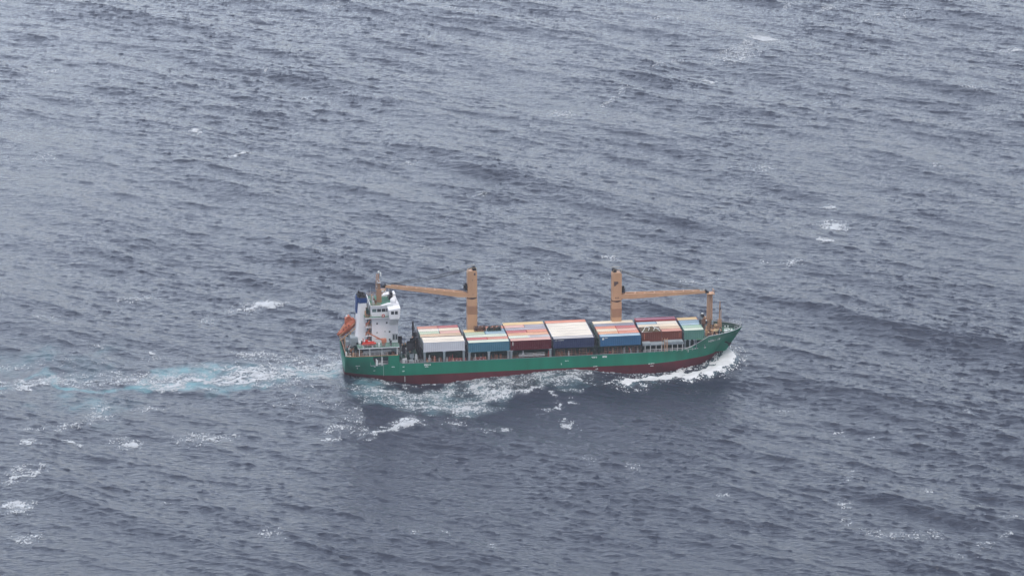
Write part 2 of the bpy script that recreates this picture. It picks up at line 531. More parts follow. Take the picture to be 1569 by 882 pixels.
LINES = [((0,742),(35,733),(60,724),(76,714),0.9,.85),((545,671),(575,668),(600,660),(640,648),1.1,.8),((695,618),(730,616),(752,610),(760,608),0.8,.8),
         ((925,168),(932,158),(940,150),(946,146),0.7,.4),((1320,35),(1350,22),(1375,12),(1395,2),1.2,.25),((1185,170),(1240,160),(1290,140),(1340,130),1.2,.14)]
for p1, p2, p3, p4, wd, dn in LINES:
    d_, fr = polyline_d(px(p1,p2,p3,p4), wx2, wy2)
    cap = np.maximum(cap, dn*np.exp(-(d_/(wd*1.3))**2)*np.sin(np.pi*np.clip(fr*.9+.08,0,1)))
# small natural breakers where the surface folds
jt = sstep(0.22, -0.10, JAC)*sstep(0.6, 1.3, fbm(X0/26, Y0/34, 901, 3))
cap = np.maximum(cap, 0.75*jt*(dhull > 30))

XSf, YSf = to_ship(X0 + 1.2*fbm(X0/6, Y0/6, 351, 3), Y0 + 2.0*fbm(X0/7, Y0/7, 361, 3)); XSf = np.asarray(XSf); YSf = np.asarray(YSf)
yd = np.abs(YSf-yc)/hwk
streaks = 0.62 + 0.34*fbm(XSf/14, YSf/1.1, 211, 4)          # threads drawn out along the track
near_l = sstep(-66, -48, XSf)
lane = inten*(0.90*np.exp(-yd**4)*np.clip(streaks, .32, 1.15))*(0.62+0.38*near_l)
rim = inten*near_l*(0.50*np.exp(-((YSf-yc+hwk*0.80)/1.3)**2) + 0.46*np.exp(-((YSf-yc-hwk*0.80)/1.5)**2))
stern = np.maximum(lane, rim*np.clip(0.5+0.8*streaks, 0.3, 1.4))
# wide thin scatter of old foam around the wake
for u, v, au, bv, an, dn in [(430,556,90,10,-.05,.20),(330,562,60,7,0,.16),(120,556,110,8,.03,.08),(250,552,60,6,0,.10),(480,600,60,14,.1,.10),
                             (520,556,12,14,0,.26),(500,548,30,8,0,.2),(470,620,70,16,.1,.10),(560,640,50,14,.1,.20),(160,572,100,4,0,.2)]:
    stern = np.maximum(stern, dn*lens(u, v, au, bv, an))
d_, fr = polyline_d(px((529,571),(505,578),(470,584),(430,588)), wx2, wy2)
stern = np.maximum(stern, 0.8*np.exp(-(d_/1.1)**2)*(1-fr*0.6))
d_, fr = polyline_d(px((-10,602),(40,588),(70,580),(200,583),(330,594)), wx2, wy2)
stern = np.maximum(stern, 0.62*np.exp(-(d_/1.6)**2)*np.clip(0.75+0.35*fbm(X0/9,Y0/9,219,2),0.2,1.3))
d_, fr = polyline_d(px((529,558),(500,563),(455,566),(400,567),(330,566)), wx2, wy2)
stern = np.maximum(stern, 0.62*np.exp(-(d_/2.2)**2)*np.clip(0.8+0.3*fbm(X0/7,Y0/5,227,3),0.2,1.3))
d_, fr = polyline_d(px((524,567),(480,573),(420,576),(360,578)), wx2, wy2)
stern = np.maximum(stern, 0.60*np.exp(-(d_/4.5)**2)*np.clip(0.7+0.5*fbm(XSf/9,YSf/1.2,229,3),0.15,1.3))
stern *= (XS < 2)

sidef = side*np.clip(0.42+0.26*fbm(XS/11, YS/3.2, 221, 4), 0.02, 0.95)*np.interp(XS,[0,8,20,60,72],[.62,.9,1,1.05,1.2])
for u, v, au, bv, an, dn in [(885,569,26,5,.12,.8),(840,578,36,6,-.2,.6),(750,592,50,7,-.15,.52),(640,606,70,8,-.05,.55),(590,585,44,2.0,.09,.5),(620,588,20,2,.0,.6),
                             (560,600,30,7,.0,.38),(900,577,14,3,0,.5),(800,588,40,6,-.2,.5)]:
    sidef = np.maximum(sidef, dn*lens(u, v, au, bv, an))
d_, fr = polyline_d(px((848,588),(825,597),(795,604),(765,606),(750,606)), wx2, wy2)
sidef = np.maximum(sidef, 0.92*np.exp(-(d_/1.3)**2)*np.sin(np.pi*np.clip(fr*.85+.13,0,1)))
d_, fr = polyline_d(px((905,574),(880,582),(855,588)), wx2, wy2)
sidef = np.maximum(sidef, 0.75*np.exp(-(d_/1.2)**2))
# thin bright line along the waterline
wl = np.exp(-(np.abs(np.abs(YS)-hb-0.5)/0.5)**2)*(XS > 22)*(XS < 100)*(YS < 0)
sidef = np.maximum(sidef*0.86, 0.3*wl)

bow = np.maximum(1.0*sstep(-0.7, 0.5, b1), 1.0*sstep(-0.7, 0.5, b2))
bow = np.maximum(bow, 0.24*sstep(-6, 0, np.maximum(b1, b2)))
d_, fr = polyline_d(px((1020,567),(1050,561),(1085,554),(1108,546),(1117,538)), wx2, wy2)
bow = np.maximum(bow, 0.66*np.exp(-(d_/1.0)**2))
d_, fr = polyline_d(px((935,586),(950,585),(960,584)), wx2, wy2)
bow = np.maximum(bow, 0.7*np.exp(-(d_/0.8)**2))
rb = np.exp(-((XS-115.3)/1.7)**2)*sstep(2.6, 0.3, np.abs(YS)-hb)
bow = np.maximum(bow, 0.95*rb)
bow = np.maximum(bow, 0.24*lens(1132, 541, 9, 6, 0))

def foam_object(name, cover, label, sub=4, seed=0, lift=0.10, thr=0.035, mat=None):
    c4 = np.maximum(np.maximum(cover[:-1,:-1], cover[:-1,1:]), np.maximum(cover[1:,:-1], cover[1:,1:]))
    J, I = np.nonzero(c4 > thr)
    n = len(I)
    g = np.arange(sub+1)/sub
    gu, gv = np.meshgrid(g, g); gu = gu.ravel()[None,:,None]; gv = gv.ravel()[None,:,None]
    def bil(A):
        A = A if A.ndim == 3 else A[...,None]
        return (A[J,I][:,None]*(1-gu)+A[J,I+1][:,None]*gu)*(1-gv) + (A[J+1,I][:,None]*(1-gu)+A[J+1,I+1][:,None]*gu)*gv
    P = bil(V)                                           # n, (sub+1)^2, 3
    q = np.arange((sub+1)**2).reshape(sub+1, sub+1)
    qs = np.stack([q[:-1,:-1], q[:-1,1:], q[1:,1:], q[1:,:-1]], -1).reshape(-1, 4)
    R0 = bil(np.stack([X0, Y0, cover], -1))[:, qs].mean(2)   # n, sub^2, 3
    rx, ry, cv = R0[...,0], R0[...,1], R0[...,2]
    fine = fbm(rx/0.34, ry/0.55, 501+seed, 3, 0.7)
    mid = fbm(rx/1.5, ry/1.6, 541+seed, 3, 0.6)
    rid = 1.1-np.abs(fbm(rx/1.7+0.4*mid, ry/2.4, 531+seed, 2))*1.4       # thin connected threads
    solid = sstep(0.5, 0.85, cv)
    t = (0.72*fine + 0.30*mid + 0.45*rid)*(1-solid) + (0.35*fine + 0.55*mid)*solid
    t = (t-t.mean())/max(t.std(), 1e-6)
    u = 0.5*(1+np.tanh(0.85*t))                            # near uniform in 0..1
    keep = u > 1-cv*np.clip(0.35+1.1*cv, 0, 1)
    ci, qi = np.nonzero(keep)
    vid = ci[:,None]*((sub+1)**2) + qs[qi]
    used, inv = np.unique(vid.ravel(), return_inverse=True)
    Pv = P.reshape(-1, 3)[used].copy(); Pv[:,2] += lift
    o = mesh_np(name, Pv, inv.reshape(-1, 4), [mat or foam_mat], True)
    tag(o, label, 'foam', kind='stuff')
    print(name, len(vid))
    return o

foam_mat = paint('sea_foam', (0.46, 0.49, 0.52, 1), rough=0.8, vary=0.16, scale=0.5, spec=0.2)
foam_bright = paint('fresh_foam', (0.66, 0.68, 0.70, 1), rough=0.8, vary=0.10, scale=0.6, spec=0.2)

# ---- sea material: deep blue water, bubbles turn it turquoise
sm = bpy.data.materials.new('sea_water'); sm.use_nodes = True
n, l = sm.node_tree.nodes, sm.node_tree.links
p = n['Principled BSDF']
p.inputs['IOR'].default_value = 1.333
p.inputs['Roughness'].default_value = 0.16
at = n.new('ShaderNodeAttribute'); at.attribute_name = 'aeration'
mix = n.new('ShaderNodeMix'); mix.data_type = 'RGBA'
mix.inputs[6].default_value = (0.020, 0.027, 0.047, 1)
mix.inputs[7].default_value = (0.13, 0.29, 0.335, 1)
l.new(at.outputs['Fac'], mix.inputs[0])
# a thin film of spent bubbles lightens the water between the threads of foam
fa = n.new('ShaderNodeAttribute'); fa.attribute_name = 'film'
fn = n.new('ShaderNodeTexNoise'); fn.inputs['Scale'].default_value = 1.6; fn.inputs['Detail'].default_value = 6; fn.inputs['Roughness'].default_value = 0.75
fr_ = n.new('ShaderNodeMapRange'); fr_.inputs['From Min'].default_value = 0.35; fr_.inputs['From Max'].default_value = 0.68; fr_.inputs['To Min'].default_value = 0.12; fr_.inputs['To Max'].default_value = 1.0
fm_ = n.new('ShaderNodeMath'); fm_.operation = 'MULTIPLY'; fm_.use_clamp = True
mixf = n.new('ShaderNodeMix'); mixf.data_type = 'RGBA'; mixf.inputs[7].default_value = (0.40, 0.45, 0.49, 1)
l.new(fn.outputs['Fac'], fr_.inputs['Value']); l.new(fr_.outputs[0], fm_.inputs[0]); l.new(fa.outputs['Fac'], fm_.inputs[1])
l.new(fm_.outputs[0], mixf.inputs[0]); l.new(mix.outputs[2], mixf.inputs[6]); l.new(mixf.outputs[2], p.inputs['Base Color'])
rg = n.new('ShaderNodeMapRange'); rg.inputs['To Min'].default_value = 0.08; rg.inputs['To Max'].default_value = 0.5
l.new(at.outputs['Fac'], rg.inputs['Value']); l.new(rg.outputs[0], p.inputs['Roughness'])
geo = n.new('ShaderNodeNewGeometry'); l.new(geo.outputs['Position'], fn.inputs['Vector'])
def ripple(scale, det, sx, sy, rot):
    mp = n.new('ShaderNodeMapping'); mp.inputs['Scale'].default_value = (sx, sy, 1); mp.inputs['Rotation'].default_value = (0,0,rot)
    nz = n.new('ShaderNodeTexNoise'); nz.inputs['Scale'].default_value = scale; nz.inputs['Detail'].default_value = det; nz.inputs['Roughness'].default_value = 0.6
    l.new(geo.outputs['Position'], mp.inputs['Vector']); l.new(mp.outputs[0], nz.inputs['Vector'])
    return nz
r1 = ripple(0.55, 6, 0.5, 1.5, R(-24))
r2 = ripple(1.5, 4, 0.45, 1.6, R(-22))
bp = n.new('ShaderNodeBump'); bp.inputs['Strength'].default_value = 1.0; bp.inputs['Distance'].default_value = 0.42
bp2 = n.new('ShaderNodeBump'); bp2.inputs['Strength'].default_value = 1.0; bp2.inputs['Distance'].default_value = 0.17
l.new(r1.outputs['Fac'], bp.inputs['Height']); l.new(r2.outputs['Fac'], bp2.inputs['Height'])
l.new(bp.outputs[0], bp2.inputs['Normal']); l.new(bp2.outputs[0], p.inputs['Normal'])

# ---- the sea as one sheet: fine near the ship, four wide aprons out to the horizon
c = [idx[0,0], idx[0,-1], idx[-1,-1], idx[-1,0]]
far = np.array([(-30000,-12000,0),(30000,-12000,0),(30000,45000,0),(-30000,45000,0)], np.float32)
vs = np.concatenate([V.reshape(-1, 3).astype(np.float32), far]); b0 = NX*NY
apron = np.array([(b0,b0+1,c[1],c[0]),(b0+1,b0+2,c[2],c[1]),(b0+2,b0+3,c[3],c[2]),(b0+3,b0,c[0],c[3])])
sea = mesh_np('sea', vs, np.concatenate([quads, apron]), [sm], True)
av = np.concatenate([aer.ravel(), np.zeros(4)]).astype(np.float32)
sea.data.attributes.new('aeration', 'FLOAT', 'POINT').data.foreach_set('value', av)
film = np.clip(np.maximum.reduce([stern*1.6, cap*1.1, sidef*1.15, bow*0.6]), 0, 0.9)
sea.data.attributes.new('film', 'FLOAT', 'POINT').data.foreach_set('value', np.concatenate([film.ravel(), np.zeros(4)]).astype(np.float32))
tag(sea, 'choppy grey blue open sea around the ship', 'sea', kind='structure')

foam_object('whitecaps_and_glint', cap, 'scattered white foam patches and breaking crests, and one sun glint drawn as foam', seed=3)
foam_object('wake_foam', stern, 'pale turquoise and white churned foam trailing behind the stern', seed=7)
foam_object('hull_foam', sidef, 'broken foam washing along the green hull amidships', seed=13)
foam_object('bow_wave', bow, 'bright white breaking bow wave at the dark red forefoot', seed=17, mat=foam_bright)

# ---- thin marine haze between the aircraft and the sea
mb = MB(); mb.box(-900, 900, -1100, 1400, -40, 340)
hz_m = bpy.data.materials.new('haze'); hz_m.use_nodes = True
n, l = hz_m.node_tree.nodes, hz_m.node_tree.links
n.remove(n['Principled BSDF'])
pv = n.new('ShaderNodeVolumePrincipled'); pv.inputs['Color'].default_value = (0.86, 0.90, 1.0, 1); pv.inputs['Density'].default_value = HAZE
l.new(pv.outputs[0], n['Material Output'].inputs['Volume'])
haze = mb.build('haze', hz_m)
tag(haze, 'thin pale sea haze over the water', 'haze', kind='stuff')
# ------------------------------------------------------------------ THE SHIP
# ship frame: X forward from the transom, Y to port (away from the camera), Z up from the waterline
M_green = paint('hull_green', (0.004, 0.20, 0.122, 1), 0.42, 0.14, 0.26, 0.45, (1,1,0.16), rust_col=(0.055,0.115,0.075,1))
M_red = paint('hull_antifouling', (0.115, 0.014, 0.022, 1), 0.6, 0.25, 0.4, 0.5, (1,1,0.3), rust_col=(0.05,0.02,0.02,1))
M_deckg = paint('deck_green', (0.06, 0.17, 0.12, 1), 0.75, 0.25, 0.45, 0.5)
M_deckr = paint('deck_dark', (0.05, 0.055, 0.055, 1), 0.8, 0.3, 0.5, 0.5)
M_white = paint('house_white', (0.82, 0.83, 0.86, 1), 0.5, 0.05, 0.06, 0.5, (1,1,0.3), rust_col=(0.42,0.34,0.28,1))
M_grey = paint('steel_grey', (0.26, 0.31, 0.34, 1), 0.6, 0.2, 0.3)
M_pale = paint('pale_grey', (0.50, 0.52, 0.54, 1), 0.6, 0.15, 0.2)
M_dark = paint('dark_steel', (0.022, 0.022, 0.028, 1), 0.7, 0.3, 0.3)
M_coam = paint('coaming_green', (0.02, 0.05, 0.042, 1), 0.7, 0.25, 0.4)
M_tan = paint('crane_tan', (0.55, 0.335, 0.205, 1), 0.5, 0.10, 0.22, 0.5, (1,1,0.2), rust_col=(0.36,0.20,0.12,1))
M_brown = paint('crane_brown', (0.35, 0.20, 0.125, 1), 0.6, 0.10, 0.10, 0.5, (1,1,0.25))
M_blue = paint('funnel_blue', (0.012, 0.05, 0.19, 1), 0.5, 0.1)
M_black = paint('soot_black', (0.012, 0.012, 0.016, 1), 0.8, 0.3)
M_glass = paint('window_glass', (0.035, 0.045, 0.055, 1), 0.12, 0.1, spec=0.6)
M_orange = paint('lifeboat_orange', (0.42, 0.12, 0.065, 1), 0.65, 0.3, 0.42, 1.3, rust_col=(0.35,0.09,0.04,1))
M_redp = paint('signal_red', (0.50, 0.035, 0.02, 1), 0.5, 0.15)
M_redd = paint('faded_red', (0.26, 0.05, 0.045, 1), 0.65, 0.2, 0.2)
M_salmon = paint('primer_salmon', (0.55, 0.20, 0.12, 1), 0.65, 0.2, 0.2)
M_mark = paint('marking_white', (0.78, 0.82, 0.80, 1), 0.5, 0.05)
M_rope = paint('rope', (0.45, 0.36, 0.22, 1), 0.9, 0.2)
M_rustm = paint('rusty_steel', (0.16, 0.075, 0.045, 1), 0.8, 0.35, 0.4)
M_cable = paint('wire_rope', (0.05, 0.05, 0.055, 1), 0.6, 0.2)
M_railw = paint('rail_white', (0.62, 0.64, 0.64, 1), 0.6, 0.1)
M_railr = paint('rail_rusty', (0.26, 0.17, 0.13, 1), 0.7, 0.3, 0.3)
M_railt = paint('rail_tan', (0.50, 0.31, 0.20, 1), 0.6, 0.2)

ship = empty('cargo_ship')
ship.location = SHIP_LOC
ship.rotation_euler = (0, 0, PSI)
tag(ship, 'green hulled container ship with two tan deck cranes steaming across the sea', 'ship')

def part(mb, name, mats, parent=None, label=None, **kw):
    o = mb.build(name, mats, parent or ship, **kw)
    if label: o['label'] = label
    return o

# ---- hull
ZB = 2.1                                                 # top of the red boot paint
def top_z(x):
    if x < 16.0: return 8.55
    if x < 17.4: return 5.8 + 0.75*(1-math.sqrt(max(0, 1-((17.4-x)/1.4)**2)))
    if x < 101.5: return 5.8
    if x < 108.6:
        t = (x-101.5)/7.1
        return 5.8 + 3.8*(t**1.55)
    return 9.6 + 0.25*((x-108.6)/11.7)**2
def hb_deck(x):
    return float(np.interp(x, [0, .4, 1.2, 3, 6, 92, 98, 103, 108.4, 112, 114.5, 116.4, 117.8, 118.8, 119.6, 120.3],
                              [7.9, 8.3, 8.65, 8.9, 9.0, 9.0, 8.9, 8.65, 7.85, 6.7, 5.5, 4.3, 3.2, 2.2, 1.2, 0.0]))
def hb_boot(x):
    return float(np.interp(x, [0, 3, 7, 12, 17, 24, 86, 92, 97, 101.3, 107, 113, 115.2, 119.7],
                              [3.2, 4.9, 6.6, 8.1, 8.85, 9.0, 9.0, 8.7, 7.7, 6.5, 4.3, 1.7, 0, 0]))
def hb_keel(x):
    return float(np.interp(x, [0, 4, 12, 20, 30, 80, 90, 100, 108, 112.5, 119.7], [0, 1.2, 5, 7.6, 8.6, 8.6, 7.6, 5.0, 2.2, 0, 0]))
def half(x, z):
    if z <= ZB:
        t = (z+4)/(ZB+4)
        return hb_keel(x)*(1-t) + hb_boot(x)*t
    t = (z-ZB)/(9.4-ZB) if x > 86 or x < 16 else min(1, (z-ZB)/1.5)
    t = min(1, t)
    if x > 86: t = t**(1.0 + 0.5*min(1, (x-86)/20))
    else: t = math.sin(t*math.pi/2)
    return hb_boot(x)*(1-t) + hb_deck(x)*t
xs = [0, .2, .5, 1, 1.6, 2.4, 3.4, 4.6, 6, 7.2] + [8.0+0.25*k for k in range(21)] + [13.6, 14.6, 15.4, 15.99, 16.0, 16.15, 16.4, 16.8, 17.4, 19, 22]
xs += list(np.arange(26, 86, 4.0)) + list(np.arange(86, 101.5, 1.5)) + list(np.arange(101.5, 108.6, 0.55)) + [108.6]
xs += list(np.arange(109.4, 116, 0.8)) + [116.4, 117.1, 117.8, 118.3, 118.8, 119.2, 119.6, 119.9, 120.15, 120.3]
NL = 22
def levels(x):
    t = top_z(x) if x != 15.99 else 8.55
    if x == 16.0: t = 6.55
    up = [ZB + (t-ZB)*k/(NL-4) for k in range(1, NL-3)]
    return [-4, -1.5, 0.6, ZB] + up
hv, hf, hm, hs_ = [], [], [], []
ncol = len(levels(0))
for sgn in (-1, 1):
    base = len(hv)
    for x in xs:
        for z in levels(x):
            # the stem rakes: the last stations are pulled aft towards the waterline
            xx = x
            if x > 108.6:
                k = (x-108.6)/11.1
                xx = x - k*4.6*max(0, min(1, (9.3-z)/7.2))**1.0
            if x < 3:   # raked transom
                xx = x + (1-x/3)*0.35*max(0, min(1, (8.5-z)/6.5))
            hv.append((xx, sgn*half(x, z), z))
    for i in range(len(xs)-1):
        for k in range(ncol-1):
            cx = (xs[i]+xs[i+1])/2; cz = (levels(xs[i])[k]+levels(xs[i])[k+1])/2
            if sgn < 0 and 8.3 < cx < 12.7 and 5.55 < cz < 8.1:      # mooring opening with a rounded lower corner
                dx = max(0, 10.2-cx)/1.9; dz = max(0, 7.9-cz)/2.35
                if dx*dx+dz*dz < 1.0 or (cx > 10.2): continue
            a, b = base+i*ncol+k, base+(i+1)*ncol+k
            q = (a, b, b+1, a+1) if sgn < 0 else (a, a+1, b+1, b)
            hf.append(q); hm.append(1 if k < 3 else 0); hs_.append(True)
n0, n1 = 0, len(xs)*ncol
for k in range(ncol-1):                                             # transom
    hf.append((n0+k, n0+k+1, n1+k+1, n1+k)); hm.append(1 if k < 3 else 0); hs_.append(False)
hull_mb = MB(); hull_mb.v, hull_mb.f, hull_mb.m, hull_mb.s = hv, hf, hm, hs_
hull = part(hull_mb, 'hull', [M_green, M_red])
try:
    hull.data.set_sharp_from_angle(angle=R(50))
except Exception:
    pass

def deck(name, x0, x1, z, mat, step=1.0, inset=0.06):
    mb = MB(); pts = []
    x = x0; xx = []
    while x < x1-1e-6: xx.append(x); x += step
    xx.append(x1)
    for x in xx:
        zz = z(x) if callable(z) else z
        h = max(0.02, half(x, zz)-inset); k_ = max(0, (x-108.6)/11.1); pts.append((x-k_*4.6*max(0, min(1, (9.3-zz)/7.2)), h, zz))
    vs = [(p[0], -p[1], p[2]) for p in pts] + [(p[0], p[1], p[2]) for p in pts]
    n_ = len(pts)
    mb.add(vs, [(i, i+1, n_+i+1, n_+i) for i in range(n_-1)])
    return part(mb, name, mat)
deck('poop_deck', 0.3, 15.97, 8.35, M_deckr)
deck('main_deck', 16.02, 108.6, 5.62, M_deckr, 2.0)
fc = deck('forecastle_deck', 105.0, 119.0, 8.45, M_deckg, 0.6, 0.1)
mb = MB()
mb.add([(105.0,-8.0,5.6),(105.0,8.0,5.6),(105.0,8.0,8.45),(105.0,-8.0,8.45)], [(0,1,2,3)])
part(mb, 'bulkhead', M_grey); mb = MB()
mb.add([(16.02,-8.9,5.6),(16.02,8.9,5.6),(16.02,8.9,8.35),(16.02,-8.9,8.35)], [(0,3,2,1)])
part(mb, 'bulkhead', M_grey)
# mooring recess inside the opening
mb = MB()
mb.box(7.6, 13.2, -8.6, -5.2, 5.3, 5.5); mb.box(7.6, 13.2, -5.2, -5.0, 5.5, 8.3); mb.box(7.5, 7.6, -8.6, -5.2, 5.5, 8.3); mb.box(13.2, 13.3, -8.6, -5.2, 5.5, 8.3)
rec = part(mb, 'mooring_recess', M_grey)
for x, zt in ((9.2, 7.6), (9.5, 7.2), (10.9, 8.1)):
    m_ = MB(); m_.bar((x,-8.8,5.5),(x,-8.8,zt),.26); part(m_, 'post', M_mark, rec)
m_ = MB(); m_.bar((9.3,-8.7,6.0),(12.6,-8.7,6.0),.1); m_.bar((9.3,-8.7,6.7),(12.6,-8.7,6.7),.08); part(m_, 'railing', M_railw, rec)
m_ = MB(); m_.tube((10.1,-8.3,5.5),(10.1,-8.3,6.2),.22); m_.tube((10.5,-8.3,5.5),(10.5,-8.3,6.2),.22); part(m_, 'bollard', M_mark, rec)

# gunwale edge: pale line along the forecastle, tan along the poop
def edge_line(x0, x1, dz, w_, mat, name, step=0.8):
    for sg in (-1, 1):
        mb = MB(); prev = None; x = x0
        while x <= x1+1e-6:
            z = top_z(x)
            p = (x, sg*half(x, z), z+dz)
            if prev: mb.bar(prev, p, w_, w_)
            prev = p; x += step
        part(mb, name, mat)
edge_line(101.5, 120.2, 0.03, 0.16, M_pale, 'gunwale_rail', 0.5)
edge_line(17.6, 101.4, 0.02, 0.10, M_grey, 'gunwale_rail', 3.0)
edge_line(0.4, 15.8, 0.03, 0.14, M_railt, 'gunwale_rail', 0.8)

# ---- forecastle fittings
def bollard(x, y, z, mat=M_dark):
    mb = MB()
    mb.box(x-.75, x+.75, y-.25, y+.25, z, z+.1)
    for s in (-.45, .45):
        mb.lathe([(.18,0),(.18,.7),(.25,.72),(.25,.8)], 8, 0, Matrix.Translation((x+s,y,z+.08)))
    return part(mb, 'bollard', mat)
for x, y in ((113.5,-3.6),(113.5,3.6),(116.0,-2.2),(116.0,2.0),(110.2,-5.6),(110.2,5.6)): bollard(x, y, 8.45, M_mark if x > 115 else M_dark)
def winch(x, y, z, rz=0, drum=M_rope, body=M_grey, s=1.0):
    mb = MB(); mb.box(-1.2*s, 1.2*s, -.7*s, .7*s, 0, .18*s); mb.box(-1.25*s, -.75*s, -.55*s, .55*s, .18*s, 1.2*s); mb.box(.95*s, 1.2*s, -.5*s, .5*s, .18*s, 1.1*s)
    o = part(mb, 'mooring_winch', body, loc=(x,y,z), rot=(0,0,rz))
    m_ = MB(); m_.tube((-.72*s,0,.75*s),(.9*s,0,.75*s),.42*s,12); part(m_, 'drum', drum, o)
    m_ = MB(); m_.tube((-.74*s,0,.75*s),(-.66*s,0,.75*s),.6*s,14); part(m_, 'flange', body, o)
    m_ = MB(); m_.tube((.84*s,0,.75*s),(.92*s,0,.75*s),.6*s,14); part(m_, 'flange', body, o)
    m_ = MB(); m_.tube((1.2*s,0,.75*s),(1.6*s,0,.75*s),.25*s,10); part(m_, 'warping_head', body, o)
    return o
winch(111.6, -2.6, 8.45, 0.3, M_rope, M_tan, 1.25); winch(111.6, 2.4, 8.45, -.2, M_rope, M_tan, 1.25)
winch(109.4, -4.4, 8.45, 1.5, M_rope, M_rustm, 1.1); winch(109.0, 3.9, 8.45, 1.5, M_rope, M_rustm, 1.1)
winch(113.6, -0.2, 8.45, 1.5, M_rustm, M_coam, 1.0)
mb = MB(); mb.box(114.6,115.6,-1.9,-1.0,8.45,9.15); part(mb, 'rope_locker', M_mark)
for a in ((116.9,117.3,-.9,-.3,8.45,8.8),(117.1,117.5,.4,.9,8.45,8.8),(116.2,116.6,-.3,.3,8.45,9.0),(115.6,116.0,-2.9,-2.5,8.45,9.0),(114.0,114.4,-4.3,-3.9,8.45,9.0)):
    mb = MB(); mb.box(*a); part(mb, 'fairlead', M_mark)
for k in range(15):                                            # bulwark stays inside the bow
    x = 108.9+0.62*k
    for sg in (-1, 1):
        h = half(x, 9.3)
        h = half(x, 8.6)-.1
        mb = MB(); mb.prism([(sg*(h-.12),8.47),(sg*(h-.7),8.47),(sg*(h-.12),9.45)], 'x', x-.04, x+.04)
        part(mb, 'bulwark_stay', M_coam)
def raked(x, z):                                              # where the raked stem carries station x at height z
    k = max(0, (x-108.6)/11.1)
    return x - k*4.6*max(0, min(1, (9.3-z)/7.2))
for sg in (-1, 1):                                             # inner face of the bow bulwark
    mb = MB(); prev = None
    for k in range(35):
        x = 108.6+k*0.335; col_ = []
        for z in (8.45, 8.9, 9.3, top_z(x)-.05):
            col_.append((raked(x, z), sg*max(0.02, half(x, z)-.13), z))
        if prev:
            for q in range(3): mb.add([prev[q],col_[q],col_[q+1],prev[q+1]], [(0,1,2,3)])
        prev = col_
    part(mb, 'bulwark', M_coam)

for k in range(34):                                            # crowded gear round the jib rest
    x, y = random.uniform(106.2,114.2), random.uniform(-5.0,5.0); s = random.uniform(.16,.5); h = random.uniform(.8,3.6)*(1 if x < 111.5 else .6)
    mb = MB(); mb.box(x-s,x+s,y-s,y+s,8.46,8.46+h*.65); mb.box(x-s*.5,x+s*.5,y-s*.5,y+s*.5,8.463+h*.65,8.46+h); part(mb, 'anchor_gear', random.choice([M_rustm, M_rustm, M_dark, M_tan, M_grey, M_railt, M_coam]))
for k in range(12):                                            # taller gear: vents, posts and lockers beside the jib rest
    x, y = random.uniform(106.4,111.2), random.uniform(-4.6,1.5); s = random.uniform(.2,.45); h = random.uniform(3.0,5.2)
    mb = MB(); mb.bar((x,y,8.46),(x,y,8.46+h*.7),s*.6); mb.box(x-s,x+s,y-s,y+s,8.46+h*.7,8.46+h); part(mb, 'ventilator', random.choice([M_rustm, M_rustm, M_dark, M_tan, M_grey]))
mb = MB()                                                      # rail and staff at the stem head
for x in (117.2, 118.2, 119.1, 119.9):
    for sg in (-1, 1): mb.bar((x,sg*half(x,9.8),9.75),(x,sg*half(x,9.8),10.9),.06)
for z in (10.3, 10.9):
    for sg in (-1, 1):
        for a, b in ((117.2,118.2),(118.2,119.1),(119.1,119.9)): mb.bar((a,sg*half(a,9.8),z),(b,sg*half(b,9.8),z),.05)
    mb.bar((119.9,-half(119.9,9.8),z),(119.9,half(119.9,9.8),z),.05)
mb.bar((119.9,0,9.7),(119.9,0,12.2),.09)
part(mb, 'railing', M_pale)

def lattice_mast(mb, x, y, z0, z1, w0, w1, leg=.12, brace=.07, n_=6, mi=0):
    for sx in (-1, 1):
        for sy in (-1, 1):
            mb.bar((x+sx*w0/2,y+sy*w0/2,z0),(x+sx*w1/2,y+sy*w1/2,z1),leg,leg,mi)
    for i in range(n_):
        za, zb = z0+(z1-z0)*i/n_, z0+(z1-z0)*(i+1)/n_
        wa, wb = w0+(w1-w0)*i/n_, w0+(w1-w0)*(i+1)/n_
        for a, b in (((-1,-1),(1,-1)),((1,-1),(1,1)),((1,1),(-1,1)),((-1,1),(-1,-1))):
            p = (x+a[0]*wa/2, y+a[1]*wa/2, za); q = (x+b[0]*wb/2, y+b[1]*wb/2, zb)
            mb.bar(p, q, brace, brace, mi)
            q2 = (x+b[0]*wa/2, y+b[1]*wa/2, za); mb.bar(p, q2, brace, brace, mi)
    return mb
# jib rest near the bow: a stout post with a ladder up its face
mb = MB(); lattice_mast(mb, 110.35, 0.2, 8.45, 20.6, 1.3, 1.15, .24, .09, 18)
rest = part(mb, 'jib_rest', M_tan)
m_ = MB(); m_.tube((110.35,0.2,8.45),(110.35,0.2,20.3),.22,10); part(m_, 'column', M_tan, rest)
m_ = MB(); m_.box(109.3,111.6,-1.0,1.4,20.3,20.5); m_.bar((111.4,-.9,20.5),(111.4,-.9,21.6),.12); m_.bar((111.4,1.2,20.5),(111.4,1.2,21.6),.12); m_.bar((111.4,-.9,21.5),(111.4,1.2,21.5),.1); part(m_, 'cradle', M_tan, rest)
m_ = MB()
for y in (-.75, -.35): m_.bar((109.45,y,8.5),(109.45,y,20.3),.07)
for k in range(30): m_.bar((109.45,-.75,8.7+.39*k),(109.45,-.35,8.7+.39*k),.05)
part(m_, 'ladder', M_railt, rest)
mb = MB(); lattice_mast(mb, 113.5, 0.3, 8.45, 12.2, 1.1, .8, .12, .07, 4)
fm = part(mb, 'foremast', M_railt)
m_ = MB(); m_.tube((113.5,.3,8.5),(113.5,.3,17.0),.26,10,r2=.16); m_.tube((113.5,.3,17.0),(113.5,.3,17.7),.10,8); part(m_, 'pole', M_tan, fm)
